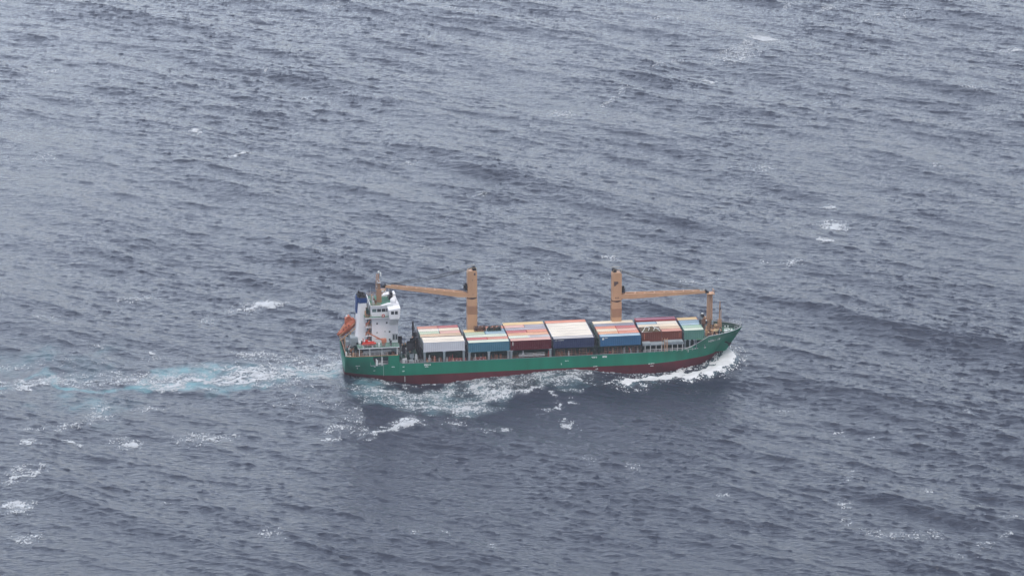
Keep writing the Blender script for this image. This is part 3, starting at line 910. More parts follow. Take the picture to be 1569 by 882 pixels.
m_ = MB(); m_.box(113.2,113.8,-.1,.7,15.2,15.3); m_.lathe([(.16,0),(.16,.4),(.05,.5)],8,0,Matrix.Translation((113.65,.1,15.3))); part(m_, 'navigation_light', M_dark, fm)
m_ = MB(); m_.bar((113.9,-.1,8.5),(113.9,-.1,15.2),.06); m_.bar((113.9,.25,8.5),(113.9,.25,15.2),.06)
for k in range(16): m_.bar((113.9,-.1,8.8+.4*k),(113.9,.25,8.8+.4*k),.05)
part(m_, 'ladder', M_railt, fm)
# two grey ventilator posts behind the last stack
for x, y, zt in ((107.9, -1.2, 14.6), (108.6, -3.0, 13.0)):
    mb = MB(); mb.tube((x,y,5.7),(x,y,zt-1.0),.36,12)
    v_ = part(mb, 'ventilator', M_grey)
    m_ = MB(); m_.lathe([(.42,0),(.62,.15),(.62,.75),(.4,.95)],12,0,Matrix.Translation((x,y,zt-1.0))); part(m_, 'cowl', M_dark, v_)
    m_ = MB(); m_.lathe([(.38,0),(.3,.16)],12,0,Matrix.Translation((x,y,zt-.04))); part(m_, 'cap', M_mark, v_)
mb = MB(); lattice_mast(mb, 108.3, 2.4, 8.45, 11.2, 1.3, 1.2, .12, .07, 3); mb.box(107.8,108.9,1.4,3.6,10.9,11.1); part(mb, 'platform_frame', M_grey)
# anchor in its pocket at the bow
anc_x, anc_z = 115.9, 4.9
mb = MB(); ya = -half(117.6, anc_z)-.12
mb.bar((anc_x-.9,ya-.2,anc_z+.5),(anc_x+.7,ya-.05,anc_z-.35),.35,.3); mb.bar((anc_x+.3,ya-.6,anc_z-.55),(anc_x+.95,ya+.35,anc_z-.05),.4,.35); mb.bar((anc_x-.1,ya-.6,anc_z-.6),(anc_x+.9,ya-.5,anc_z+.2),.3,.25)
mb.lathe([(.55,0),(.6,.12),(.3,.25)],10,0,Matrix.Translation((anc_x-.8,ya,anc_z+.45)))
part(mb, 'anchor', M_dark)

# ---- hatch covers, walkways, stanchions, lashing bridges
BAYS = {1:(23.2,35.39), 2:(36.45,48.64), 3:(48.95,61.14), 4:(61.75,73.94), 5:(75.75,87.94), 6:(88.6,100.85), 8:(101.45,107.51)}
for b, (x0, x1) in BAYS.items():
    zt = {1:8.25, 6:8.2}.get(b, 8.2); hw = 6.1 if b in (6, 8) else 7.2
    if b == 8: hw = 5.4
    mb = MB(); mb.box(x0+.1, x1-.1, -hw, hw, zt-.7, zt)
    hc = part(mb, 'hatch_cover', M_coam)
    m_ = MB(); m_.box(x0+.3, x1-.3, -hw+.35, hw-.35, 5.6, zt-.72)
    k = x0+.8
    while k < x1-.6:
        m_.box(k, k+.12, -hw+.02, -hw+.35, 5.6, zt-.72); m_.box(k, k+.12, hw-.35, hw-.02, 5.6, zt-.72); k += 1.1
    part(m_, 'coaming', M_coam, hc)
def stanchion(x, y, z0, z1, mat, w_=.42):
    mb = MB(); mb.bar((x,y,z0),(x,y,z1-.2),w_,w_); mb.box(x-w_*.75,x+w_*.75,y-.4,y+.5,z1-.2,z1)
    return part(mb, 'stanchion', mat)
for b in (1, 2, 3, 4):
    x0, x1 = BAYS[b]; zt = 8.95 if b == 1 else 8.27
    for x in ((x0+.3, (x0+x1)/2, x1-.3) if b < 3 else (x0+.3, x1-.3)):
        for sg in (-1, 1): stanchion(x, sg*8.45, 5.62, zt, M_grey if b < 4 else M_coam, .62 if b < 4 else .3)
for x in (74.3, 75.4):
    for sg in (-1, 1): stanchion(x, sg*8.3, 5.62, 8.2, M_coam, .3)
x0, x1 = BAYS[5]
for x in (x0+.5, x0+4.2, x0+8, x1-.4):
    for sg in (-1, 1): stanchion(x, sg*8.4, 5.62, 8.27, M_coam, .32)
def railing(x0, x1, y, z, h=1.0, step=1.5, mat=M_railw, rails=3, r=.045, name='railing', parent=None):
    mb = MB(); n_ = max(1, round((x1-x0)/step))
    for i in range(n_+1):
        x = x0+(x1-x0)*i/n_; mb.bar((x,y,z),(x,y,z+h),r*1.2)
    for k in range(rails): mb.bar((x0,y,z+h*(k+1)/rails),(x1,y,z+h*(k+1)/rails),r)
    return part(mb, name, mat, parent)
for a, b, m in ((23.5,35,M_railr),(37,48.3,M_railr),(49.4,60.8,M_railr),(62.2,73.5,M_railr),(76,87.6,M_railr),(88.8,103.5,M_railw)):
    railing(a, b, -8.85, 5.66, 1.0, 1.6, m, 2, .055); railing(a, b, 8.75, 5.66, 1.0, 1.6, m, 2, .05)
# frames beside bays 4 and 5: salmon tubular guards on the walkway
for xa in (63.0, 66.2, 69.6, 77.2, 80.0, 83.4, 86.0):
    mb = MB()
    for x in (xa, xa+1.1, xa+2.2): mb.bar((x,-8.2,5.66),(x,-8.2,7.7),.09)
    for z in (6.5, 7.1, 7.7): mb.bar((xa,-8.2,z),(xa+2.2,-8.2,z),.07)
    part(mb, 'guard_frame', M_railr)
# white gallery on the near side of the two forward bays
mb = MB(); mb.box(88.6,101.0,-8.55,-6.3,7.75,8.05); mb.box(88.6,91.0,-8.6,-6.3,8.05,8.4); mb.box(95.2,100.8,-8.6,-6.4,8.05,8.6)
gal = part(mb, 'side_gallery', M_grey)
for x in (89.3,90.9,92.6,94.2,95.9,97.5,99.1,100.6):
    m_ = MB(); m_.bar((x,-8.45,5.66),(x,-8.45,7.75),.16); part(m_, 'post', M_railw, gal)
m_ = MB(); m_.bar((89.3,-8.5,6.5),(94.2,-8.5,6.5),.09); m_.bar((95.9,-8.5,6.5),(100.6,-8.5,6.5),.09); m_.bar((88.7,-8.6,8.9),(94.4,-8.6,8.9),.06); part(m_, 'railing', M_railw, gal)
for x in (101.8, 103.2, 104.6):
    mb = MB(); mb.bar((x,-6.2,5.62),(x,-6.2,8.2),.34); mb.box(x-.3,x+.3,-6.5,-5.9,7.95,8.2); part(mb, 'stanchion', M_grey)
# tan ladder standing at the ship's side
mb = MB()
for x in (95.05, 95.95): mb.bar((x,-8.75,5.7),(x,-8.75,9.9),.13)
for k in range(10): mb.bar((95.05,-8.75,6.0+.4*k),(95.95,-8.75,6.0+.4*k),.08)
mb.bar((94.35,-8.75,5.7),(94.35,-8.75,10.1),.10)
part(mb, 'ladder', M_tan)
# lashing bridges in the gaps between stacks
def lashing(x, ymin, ymax, zt, mat=M_dark, w_=.35):
    mb = MB(); y = ymin
    while y <= ymax+.01:
        mb.bar((x,y,5.62),(x,y,zt),.2); y += 2.49
    for z in (7.4, 9.2, zt): mb.box(x-w_/2,x+w_/2,ymin,ymax,z-.08,z+.04)
    y = ymin; k = 0
    while y < ymax-1:
        za, zb = (7.4, 9.2) if k % 2 == 0 else (9.2, 7.4)
        mb.bar((x,y,za),(x,y+2.49,zb),.1); mb.bar((x,y,zb),(x,y+2.49,zt),.1); y += 2.49; k += 1
    return part(mb, 'lashing_bridge', mat)
lashing(22.5, -8.2, 8.6, 10.4); lashing(35.92, -8.2, 8.6, 10.3); lashing(48.8, -8.2, 8.6, 10.2, M_dark, .12)
lashing(61.45, -8.2, 8.6, 10.3, M_dark, .3); lashing(74.3, -8.2, 8.6, 10.9); lashing(75.35, -8.2, 8.6, 10.4, M_coam)
lashing(88.27, -8.2, 8.6, 10.3, M_dark, .3); lashing(101.15, -6.2, 6.2, 10.3, M_dark, .3); lashing(107.85, -5.6, 6.4, 10.2, M_grey)
# tall lashing posts behind the first stack and a ladder platform
for y in (8.3, 3.4, -1.6):
    mb = MB(); mb.bar((22.0,y,5.62),(22.0,y,13.0 if y > 8 else 11.2),.5); mb.box(21.6,22.5,y-.5,y+.5,11.0,11.3); part(mb, 'stanchion', M_dark)

# ---- deck clutter between house and first stack
def ventbox(x, y, w_, h, mat=M_dark, z=5.62, cap=True):
    mb = MB(); mb.tube((x,y,z),(x,y,z+h*.55),w_*.3,10)
    v_ = part(mb, 'ventilator', M_grey)
    m_ = MB(); m_.box(x-w_/2,x+w_/2,y-w_/2,y+w_/2,z+h*.5,z+h); m_.box(x-w_/2-.06,x+w_/2+.06,y-w_/2-.06,y+w_/2+.06,z+h-.12,z+h); part(m_, 'cowl', mat, v_)
    return v_
ventbox(17.9, -5.0, 1.25, 4.3); ventbox(19.6, -4.2, 1.5, 5.2); ventbox(20.3, -2.2, 1.4, 4.6); ventbox(20.9, 1.2, 1.2, 4.4); ventbox(17.6, 4.6, 1.3, 4.0); ventbox(19.9,-6.9,1.2,2.6,M_grey)
mb = MB(); mb.box(18.6,21.6,-6.2,-1.0,5.62,7.6); part(mb, 'deck_locker', M_coam)
mb = MB(); mb.box(16.4,18.0,-7.6,-4.4,5.62,7.4); part(mb, 'deck_locker', M_coam)
mb = MB(); mb.box(17.0,18.3,-8.3,-7.2,5.62,7.0); part(mb, 'deck_locker', M_pale)
mb = MB(); mb.box(19.2,20.2,-8.0,-7.2,5.62,6.5); part(mb, 'deck_locker', M_grey)
railing(16.4, 22.8, -8.85, 5.66, 1.1, 1.3, M_railw, 3, .05); railing(16.4, 22.8, 8.7, 5.66, 1.1, 1.3, M_railw, 3, .05)
for x, y in ((18.4,-8.2),(21.6,-8.1)): bollard(x, y, 5.62, M_dark)
for k in range(24):
    x, y, z = random.uniform(16.6,22.0), random.uniform(-8.2,5), 5.62
    s = random.uniform(.15,.4); h = random.uniform(.4,2.6)
    mb = MB(); mb.box(x-s,x+s,y-s,y+s,z,z+h*.7); mb.box(x-s*.6,x+s*.6,y-s*.6,y+s*.6,z+h*.7+.002,z+h); part(mb, 'deck_fitting', random.choice([M_rustm, M_grey, M_dark, M_pale]))
for k in range(12):
    x, y, z = random.uniform(16.6,22.4), random.uniform(-8,6), random.uniform(7.0,11.0)
    s = random.uniform(.1,.22); mb = MB(); mb.box(x-s,x+s,y-s,y+s,z-.3,z); mb.bar((x,y,5.62),(x,y,z-.3),.09); part(mb, 'lamp_post', random.choice([M_pale, M_railt, M_grey]))
# walkway gear along the near side
for xa, n_ in ((31.4,4),(38.3,3)):
    for k in range(n_):
        mb = MB(); mb.box(xa+k*1.15, xa+k*1.15+.95, -8.5, -7.6, 5.66, 6.35); mb.box(xa+k*1.15+.2, xa+k*1.15+.6, -8.53, -8.505, 5.85, 6.15, 1)
        part(mb, 'lashing_bin', [M_redd, M_pale])
for x, h in ((26.5,1.5),(28.2,1.2),(44.9,1.3),(46.1,1.4),(63.5,1.2),(64.4,1.3)):
    mb = MB(); mb.box(x-.3,x+.3,-8.4,-7.8,5.66,5.66+h); part(mb, 'deck_fitting', M_rustm if x > 28 else M_redd)
mb = MB()
for k in range(9): mb.box(51.5+k*.85, 52.4+k*.85, -8.55, -7.7, 6.1+.03*(k%3), 6.5+.05*(k%2))
mb.bar((51.5,-8.6,6.6),(59.2,-8.6,6.75),.12); mb.bar((51.5,-8.6,7.1),(59.2,-8.6,7.2),.06)
for k in range(8): mb.bar((51.8+k,-8.6,6.5),(51.8+k,-8.6,7.2),.05)
part(mb, 'gangway', M_pale)
mb = MB()
for k in range(110):
    b = random.choice([1,2,3,4,5]); x0, x1 = BAYS[b]
    x = random.uniform(x0, x1); h = random.uniform(.3, 1.9); y = random.uniform(-8.3,-7.4)
    mb.bar((x,y,5.62),(x+random.uniform(-.4,.4),y,5.62+h),random.uniform(.05,.16))
part(mb, 'lashing_rod', M_rustm)['kind'] = 'stuff'

for k in range(52):                                            # odd gear standing along the near walkway
    b_ = random.choice([1,1,2,2,3,4,4,5,5]); x0, x1 = BAYS[b_]
    x = random.uniform(x0+.4, x1-.4); y = random.uniform(-8.6,-7.6); s = random.uniform(.1,.34); h = random.uniform(.4,2.1)
    mb = MB(); mb.box(x-s,x+s,y-.15,y+.15,5.66,5.66+h*.6); mb.box(x-s*.5,x+s*.5,y-.1,y+.1,5.663+h*.6,5.66+h)
    part(mb, 'lashing_gear', random.choice([M_rustm, M_grey, M_pale, M_dark, M_redd, M_coam, M_railt]))
# ---- deckhouse
def slab(mb, x0, x1, y0, y1, z0, z1, mi=0, top=None): return mb.box(x0,x1,y0,y1,z0,z1,mi,None,top)
mb = MB()
mb.box(8.4, 16.0, -5.0, 5.0, 11.15, 19.05)                                # accommodation block
mb.box(8.2, 14.6, -4.85, 4.85, 19.35, 22.35)                              # wheelhouse
mb.prism([(14.6,19.35),(16.15,19.35),(16.45,22.6),(14.6,22.6)], 'y', -4.9, 4.9)
house = part(mb, 'deckhouse', M_white)
mb = MB(); mb.box(5.2, 15.6, -5.6, 5.6, 8.36, 10.85); part(mb, 'lower_house', M_grey, house)
mb = MB(); slab(mb, 3.9, 16.1, -9.0, 9.0, 10.87, 11.13, 0, 1); part(mb, 'boat_deck', [M_white, M_deckg], house)
mb = MB(); slab(mb, 7.7, 16.2, -5.9, 5.9, 19.07, 19.33, 0, 1); part(mb, 'bridge_deck', [M_white, M_deckg], house)
mb = MB(); slab(mb, 7.9, 14.9, -5.15, 5.15, 22.37, 22.52, 0, 1); mb.box(7.9,8.05,-5.1,5.1,22.55,23.1); mb.box(8.1,12.2,-5.15,-5.05,22.55,22.75)
part(mb, 'monkey_island', [M_white, M_deckg], house)
for sg in (-1, 1):                                                        # bridge wings with sloping brackets
    mb = MB()
    y0, y1 = sorted((sg*4.95, sg*8.6))
    mb.prism([(13.3,19.5),(16.2,19.5),(16.5,22.75),(13.0,22.3)], 'y', y0, y1)
    mb.prism([(sg*5.02,16.7),(sg*8.55,19.48),(sg*5.02,19.48)], 'x', 13.6, 16.0)
    mb.prism([(11.0,22.5),(16.4,22.55),(16.4,23.25),(13.4,23.15)], 'y', *sorted((sg*4.0, sg*4.9)))
    wing = part(mb, 'bridge_wing', M_white, house)
    for a, b in ((13.75,14.6),(14.85,15.7)):
        m_ = MB(); ys = sg*8.62; m_.box(a,b,min(ys,ys+sg*.05),max(ys,ys+sg*.05),21.0,21.95); part(m_, 'window', M_glass, wing) if False else part(m_, 'window', M_glass, house)
    m_ = MB(); ys = sg*6.9; m_.prism([(13.9,18.25),(14.9,17.8),(15.0,18.5),(14.1,18.95)], 'y', ys-.03, ys+.03)
mb = MB(); mb.box(13.59,13.6,0,.01,0,.01)
# windows and doors
def win(x0, x1, z0, z1, y=-5.0, mat=M_glass, name='window', parent=None):
    mb = MB(); mb.box(x0-.06,x1+.06,y-.045,y-.005,z0-.06,z0-.005); mb.box(x0-.06,x1+.06,y-.045,y-.005,z1+.005,z1+.06)
    mb.box(x0-.06,x0-.005,y-.045,y-.005,z0-.003,z1+.003); mb.box(x1+.005,x1+.06,y-.045,y-.005,z0-.003,z1+.003)
    mb.box(x0-.005,x1+.005,y-.03,y-.006,z0-.005,z1+.005,1)
    return part(mb, name, [M_pale, mat], parent or house)
M_glassg = paint('window_green', (0.10, 0.17, 0.17, 1), 0.2, 0.1, spec=0.6)
win(8.6, 9.8, 20.75, 21.65, -4.86, M_glassg); win(10.05, 11.15, 20.75, 21.65, -4.86); win(11.4, 12.5, 20.75, 21.65, -4.86); win(12.7, 13.0, 20.75, 21.65, -4.86)
for y in (-3.6,-2.2,-.8,.6,2.0,3.4):                                      # front windows
    mb = MB(); mb.prism([(16.32,20.9),(16.34,20.9),(16.44,21.9),(16.42,21.9)], 'y', y, y+1.1); part(mb, 'window', M_glass, house)
for x, z in ((9.75,16.95),(12.6,17.1),(13.4,14.3),(13.4,11.9)): win(x, x+.42, z, z+.48, -5.0)
for x, z in ((9.75,14.2),(12.1,14.5)): win(x, x+.36, z, z+.4, -5.0, M_pale)
mb = MB(); mb.box(14.35,15.95,-5.06,-5.0,11.9,13.9); part(mb, 'door_frame', M_pale, house)
for x in (14.6, 15.4): 
    mb = MB(); mb.box(x,x+.45,-5.09,-5.065,12.1,13.6); part(mb, 'door', M_glass, house)
for y in (-3.2,-1.2,.8,2.8):
    for z in (12.2,14.9,17.4):
        mb = MB(); mb.box(16.0,16.04,y,y+.6,z,z+.7); part(mb, 'window', M_glass, house)
mb = MB(); mb.prism([(13.95,18.3),(14.7,17.75),(15.0,18.2),(14.25,18.8)], 'y', -6.42, -6.3)
# the open stair tower between funnel and house
mb = MB()
for z in (13.55, 16.2, 18.9): mb.box(6.5, 8.35, -5.0, 2.0, z-.22, z)
st = part(mb, 'stair_platform', M_white, house)
mb = MB(); mb.box(7.4, 8.38, -3.4, 2.0, 11.15, 19.0); part(mb, 'stair_casing', M_grey, house)
mb = MB()
for z in (11.15, 13.55, 16.2):
    for y in (-4.7, -4.0): mb.bar((6.6,y,z),(8.2,y,z+2.4),.1)
    for k in range(9): mb.bar((6.7+k*.18,-4.7,z+.2+k*.27),(6.7+k*.18,-4.0,z+.2+k*.27),.08)
part(mb, 'stair', M_salmon, house)
for z in (13.55, 16.2, 18.9):
    railing(6.5, 8.3, -4.95, z, 1.0, .9, M_railt, 3, .05, parent=house)
for z in (11.6, 14.0, 16.7, 19.4):
    for k in range(2):
        mb = MB(); mb.box(6.7+k*.75, 7.2+k*.75, -4.5-.2*k, -3.8, z, z+.55+.3*(k%2)); part(mb, 'deck_fitting', random.choice([M_rustm, M_dark, M_redd]), house)
railing(7.9, 13.0, -5.85, 19.35, 1.0, 1.0, M_railw, 3, .045, parent=house)
railing(4.0, 16.0, -8.92, 11.15, 1.0, 1.3, M_railw, 3, .045, parent=house)
railing(4.0, 16.0, 8.92, 11.15, 1.0, 1.3, M_railw, 3, .045, parent=house)
railing(8.0, 14.6, 5.05, 22.55, 1.1, .9, M_railt, 3, .05, parent=house); railing(8.1, 11.0, -5.0, 22.55, 1.0, .9, M_railt, 3, .045, parent=house)
for x in (4.3, 7.3, 10.9, 15.4):
    for y in (-8.75, 8.75):
        mb = MB(); mb.bar((x,y,8.5),(x,y,10.86),.24); part(mb, 'pillar', M_railw, house)
railing(5.0, 12.6, -8.85, 8.55, 1.0, 1.25, M_railw, 3, .05, parent=house)
mb = MB(); mb.tube((5.6,-7.4,9.35),(13.8,-7.4,9.55),.36,10); part(mb, 'pipe', M_pale, house)
for x in (5.9, 7.6, 12.2, 13.9):
    mb = MB(); mb.box(x,x+.8,-7.9,-6.6,8.37,8.98); part(mb, 'storage_box', M_rustm if x > 12 else M_dark, house)
# mast and radar on the monkey island, which also carries the aft jib's tip
mb = MB(); mb.box(10.35,11.75,-1.5,-.1,22.54,26.3); mb.prism([(10.6,26.3),(11.5,26.3),(11.3,29.2),(10.8,29.2)], 'y', -1.25, -.35); mb.tube((11.0,-.8,29.2),(11.0,-.8,31.9),.14,8)
mast = part(mb, 'mast', M_brown)
m_ = MB(); m_.box(11.7,13.1,-1.6,0,26.2,26.4); m_.bar((11.7,-.8,24.6),(13.0,-.8,26.2),.2); m_.bar((12.9,-1.5,26.4),(12.9,-1.5,27.5),.14); m_.bar((12.9,-.1,26.4),(12.9,-.1,27.5),.14); part(m_, 'cradle', M_tan, mast)
m_ = MB(); m_.box(10.6,11.4,-2.0,.4,28.6,28.75); m_.box(10.95,11.05,-2.4,.8,29.4,29.6); m_.box(10.2,10.35,-1.6,0,27.4,27.6); part(m_, 'radar', M_pale, mast)
m_ = MB(); lattice_mast(m_, 10.6, -.8, 26.3, 31.2, .9, .5, .09, .06, 6); part(m_, 'mast_frame', M_railt, mast)
m_ = MB(); m_.lathe([(.2,0),(.28,.3),(.2,.7)],10,0,Matrix.Translation((11.0,-.8,31.3))); m_.box(11.4,11.75,-1.1,-.6,30.4,31.5); part(m_, 'navigation_light', M_mark, mast)
mb = MB(); mb.lathe([(.35,0),(.35,.4),(.85,.75),(.98,1.3),(.85,1.8),(.45,2.15),(.05,2.25)],16,0,Matrix.Translation((14.9,-4.1,22.5))); part(mb, 'radome', M_white, house)
mb = MB(); mb.box(14.0,15.2,1.2,3.0,22.5,23.5); mb.box(14.6,15.5,3.0,4.4,22.5,24.0); mb.bar((14.9,3.7,22.5),(14.9,3.7,25.2),.12); part(mb, 'equipment_box', M_dark, house)
mb = MB(); mb.bar((14.1,1.0,22.5),(14.1,1.0,27.0),.06); mb.bar((9.0,4.0,22.5),(9.0,4.0,25.6),.05); mb.bar((8.6,-4.2,22.5),(8.6,-4.2,24.8),.06); part(mb, 'whip_aerial', M_railw, house)
mb = MB(); mb.box(11.0,13.6,4.6,4.9,23.9,24.1); mb.bar((11.2,4.75,22.5),(11.2,4.75,23.9),.1); mb.bar((13.4,4.75,22.5),(13.4,4.75,23.9),.1); part(mb, 'awning_frame', M_mark, house)
for k in range(11):
    x, y = random.uniform(6.5,7.9), random.uniform(-4.3,4); h = .6+random.random()*2.6
    mb = MB(); mb.box(x-.2,x+.2,y-.2,y+.2,19.31,19.31+h); part(mb, 'deck_fitting', random.choice([M_rustm, M_dark, M_railt, M_coam]), house)
for k in range(7):
    x, y = random.uniform(8.3,9.9), random.uniform(-4.3,4.4); h = .5+random.random()*1.3
    mb = MB(); mb.box(x-.22,x+.22,y-.22,y+.22,22.53,22.53+h); part(mb, 'deck_fitting', random.choice([M_rustm, M_pale, M_railt, M_coam]), house)
mb = MB(); mb.box(6.3,8.1,-4.6,4.6,19.07,19.3); part(mb, 'aft_platform', M_deckg, house)

# ---- funnel
mb = MB()
def ring(z, x0, x1, y0, y1, c=.7):
    return [(x0+c,y0,z),(x1,y0,z),(x1,y1,z),(x0+c,y1,z),(x0,y1-c,z),(x0,y0+c,z)]
rs = [ring(11.15,3.6,7.2,-2.6,2.6), ring(16.0,4.15,7.2,-2.6,2.6), ring(22.9,4.75,7.2,-2.6,2.6)]
for a in range(2): mb.add(rs[a]+rs[a+1], [(k,(k+1)%6,6+(k+1)%6,6+k) for k in range(6)])
fun = part(mb, 'funnel', M_white)
m_ = MB(); r3 = [ring(22.9,4.55,7.25,-2.65,2.65), ring(24.5,4.5,7.3,-2.7,2.7)]
m_.add(r3[0]+r3[1], [(k,(k+1)%6,6+(k+1)%6,6+k) for k in range(6)]+[(5,4,3,2,1,0)]); m_.add(ring(24.45, 4.55, 7.2, -2.6, 2.6), [(0,1,2,3,4,5)], 1); part(m_, 'funnel_top', [M_blue, M_black], fun)
m_ = MB(); m_.prism([(4.15,19.6),(4.66,19.6),(4.72,24.3),(4.38,24.3)],'y',-1.9,1.9); part(m_, 'funnel_back', M_blue, fun)
for x, y, h in ((5.2,-1.7,1.0),(5.7,-.6,1.35),(6.6,-1.6,.6),(5.4,.9,1.1),(6.5,.6,.8)):
    m_ = MB(); m_.tube((x,y,24.45),(x-.25,y,24.5+h),.3,10); part(m_, 'exhaust_pipe', M_black, fun)
mb = MB(); mb.box(2.2,4.4,-3.5,3.5,8.36,12.6); mb.box(1.0,2.3,-1.6,3.2,8.36,10.8); part(mb, 'engine_casing', M_grey)
mb = MB(); mb.box(4.4,8.0,-6.5,-2.7,11.15,11.9); part(mb, 'skylight', M_pale)

# ---- poop clutter
winch(2.4, -5.6, 8.36, .2, M_rustm, M_coam, 1.3); winch(2.6, 5.4, 8.36, -.2, M_rustm, M_coam, 1.3); winch(4.9,-7.4,8.36,1.5,M_rope,M_rustm,1.0); winch(1.6,-2.4,8.36,1.4,M_redp,M_dark,1.0)
for x, y in ((1.2,-7.4),(4.0,-8.3),(1.2,7.2)): bollard(x, y, 8.36, M_mark if x < 2 and y < 0 else M_dark)
ventbox(3.4,-6.2,.9,2.6,M_coam,8.36); ventbox(4.3,-4.7,1.0,3.0,M_dark,8.36); ventbox(1.8,-4.1,.8,2.2,M_pale,8.36); ventbox(2.2,3.9,.9,2.6,M_coam,8.36)
for k in range(34):
    x, y = random.uniform(.9,5.0), random.uniform(-8.2,5.4); s = random.uniform(.12,.36); h = random.uniform(.5,2.3)
    mb = MB(); mb.box(x-s,x+s,y-s,y+s,8.36,8.36+h*.7); mb.box(x-s*.55,x+s*.55,y-s*.55,y+s*.55,8.362+h*.7,8.36+h); part(mb, 'deck_fitting', random.choice([M_rustm, M_dark, M_grey, M_redd, M_coam, M_railt]))
for k in range(10):
    x, y = random.uniform(.9,5.4), random.uniform(-8.2,4.4); s = random.uniform(.12,.26); z = 8.36+random.uniform(1.2,3.0)
    mb = MB(); mb.bar((x,y,8.36),(x,y,z-.2),.1); mb.box(x-s,x+s,y-s,y+s,z-.2,z+.15); part(mb, 'lamp_post', random.choice([M_pale, M_coam, M_dark]))
railing(.6, 4.0, -8.5, 8.55, 1.0, .8, M_railt, 3, .05)
mb = MB(); mb.bar((.45,-8.0,8.5),(.45,-8.0,9.9),.34); part(mb, 'stern_post', M_mark)
mb = MB()
prev = None
for k in range(12):
    y = -7.6+15.2*k/11; mb.bar((.35,y,8.5),(.35,y,9.5),.06)
for z in (8.85,9.2,9.5): mb.bar((.35,-7.6,z),(.35,7.6,z),.05)
part(mb, 'railing', M_railt)

# ---- freefall lifeboat on its sloping cradle over the stern
LB = Matrix.Translation((-.35, 1.2, 11.1)) @ Matrix.Rotation(R(-39), 4, 'Y')
mb = MB()
for y in (-1.2, 1.2):
    mb.bar(LB @ Vector((-.3,y,-.15)), LB @ Vector((6.6,y,-.15)), .25, .3)
    [mb.bar((xx,y+1.2,8.4),(xx,y+1.2,11.0+.81*(xx+.35)-.1),.25) for xx in (.9,2.6,4.4)]
for k in range(6): mb.bar(LB @ Vector((k*1.2,-1.2,-.25)), LB @ Vector((k*1.2,1.2,-.25)), .14)
crad = part(mb, 'lifeboat_cradle', M_railt)
def boat_hull(mb, L, B, H, n_=12, mi=0, top=0.75, tilt=0.0):
    """closed boat shape along +x: rounded sections that narrow to both ends"""
    secs = []
    for i in range(n_+1):
        t = i/n_; x = L*t
        w_ = B/2*(max(0.0, 1-abs(2*t-1)**3.0))**0.6*0.9 + B/2*0.10
        keel = H*0.30*(abs(2*t-1)**2.5)
        hh = H*(1-top*0.35*abs(2*t-1)**2)*(1-.45*tilt*(1-t)) + tilt*.35*t
        secs.append([(x, -w_*.25, keel), (x,-w_*.8,keel+H*.16), (x,-w_,H*.42), (x,-w_*.96,H*.55), (x,-w_*.72,hh*.9), (x,-w_*.3,hh),
                     (x, w_*.3,hh), (x,w_*.72,hh*.9), (x,w_*.96,H*.55), (x,w_,H*.42), (x,w_*.8,keel+H*.16), (x,w_*.25,keel)])
    m_ = len(secs[0]); vs = [p for s in secs for p in s]
    fs = [(i*m_+k, i*m_+(k+1)%m_, (i+1)*m_+(k+1)%m_, (i+1)*m_+k) for i in range(n_) for k in range(m_)]
    fs += [tuple(range(m_)), tuple(reversed(range(n_*m_, n_*m_+m_)))]
    mb.add(vs, fs, mi, True); return mb
life = empty('lifeboat')
life.matrix_world = M_SHIP @ LB
tag(life, 'orange enclosed lifeboat tilted bow down on its stern ramp', 'lifeboat')
mb = MB(); boat_hull(mb, 7.0, 2.9, 3.0, tilt=.9); mb.build('boat_shell', M_orange, life)
mb = MB(); mb.prism([(3.9,2.6),(6.5,2.3),(6.5,3.9),(5.0,3.9)],'y',-.8,.8); mb.build('steering_cabin', M_orange, life)
mb = MB(); mb.bar((.4,-1.32,1.2),(6.3,-1.32,1.2),.12); mb.bar((.4,1.32,1.2),(6.3,1.32,1.2),.12); mb.bar((1.0,-.9,2.35),(5.8,-.9,2.45),.08); mb.build('grab_rail', M_rope, life)
for x in (2.4, 3.4, 4.4):
    mb = MB(); mb.box(x,x+.4,-1.36,-1.28,1.7,2.0); mb.build('window', M_glass, life)
mb = MB(); mb.lathe([(.3,0),(.3,.3),(.1,.4)],10,0,Matrix.Translation((5.8,0,3.905))); mb.build('hatch', M_mark, life)
# ---- open rescue boat on the boat deck
res = empty('rescue_boat')
res.matrix_world = M_SHIP @ Matrix.Translation((4.9, -7.9, 11.5))
tag(res, 'small open red rescue boat stowed on deck beside the white funnel', 'rescue boat')
mb = MB(); boat_hull(mb, 4.4, 1.9, .95, top=.2); mb.build('boat_shell', M_redp, res)
mb = MB(); mb.tube((.3,-.85,.75),(4.0,-.85,.85),.2,8); mb.tube((.3,.85,.75),(4.0,.85,.85),.2,8); mb.build('buoyancy_tube', M_redp, res)
mb = MB(); mb.box(1.2,2.0,-.4,.4,.9,1.7); mb.bar((.6,-.6,.9),(.6,-.6,2.2),.1); mb.bar((.6,.6,.9),(.6,.6,2.2),.1); mb.bar((.6,-.6,2.2),(.6,.6,2.2),.1); mb.build('console', M_redp, res)
mb = MB(); mb.box(.0,.4,-.3,.3,.6,1.5); mb.build('outboard_motor', M_dark, res)
mb = MB(); mb.box(5.3,5.7,-8.7,-7.1,11.13,11.6); mb.box(8.0,8.4,-8.7,-7.1,11.13,11.6); part(mb, 'boat_chock', M_mark)
mb = MB(); mb.lathe([(.55,0),(.5,1.2),(.42,1.6)],12,0,Matrix.Translation((11.6,-7.2,11.13)))
dav = part(mb, 'davit', M_salmon)
m_ = MB(); m_.bar((11.7,-7.2,12.5),(7.0,-7.5,15.3),.34,.42,0,.6); m_.bar((11.2,-7.2,12.9),(9.2,-7.4,13.4),.2); part(m_, 'arm', M_salmon, dav)
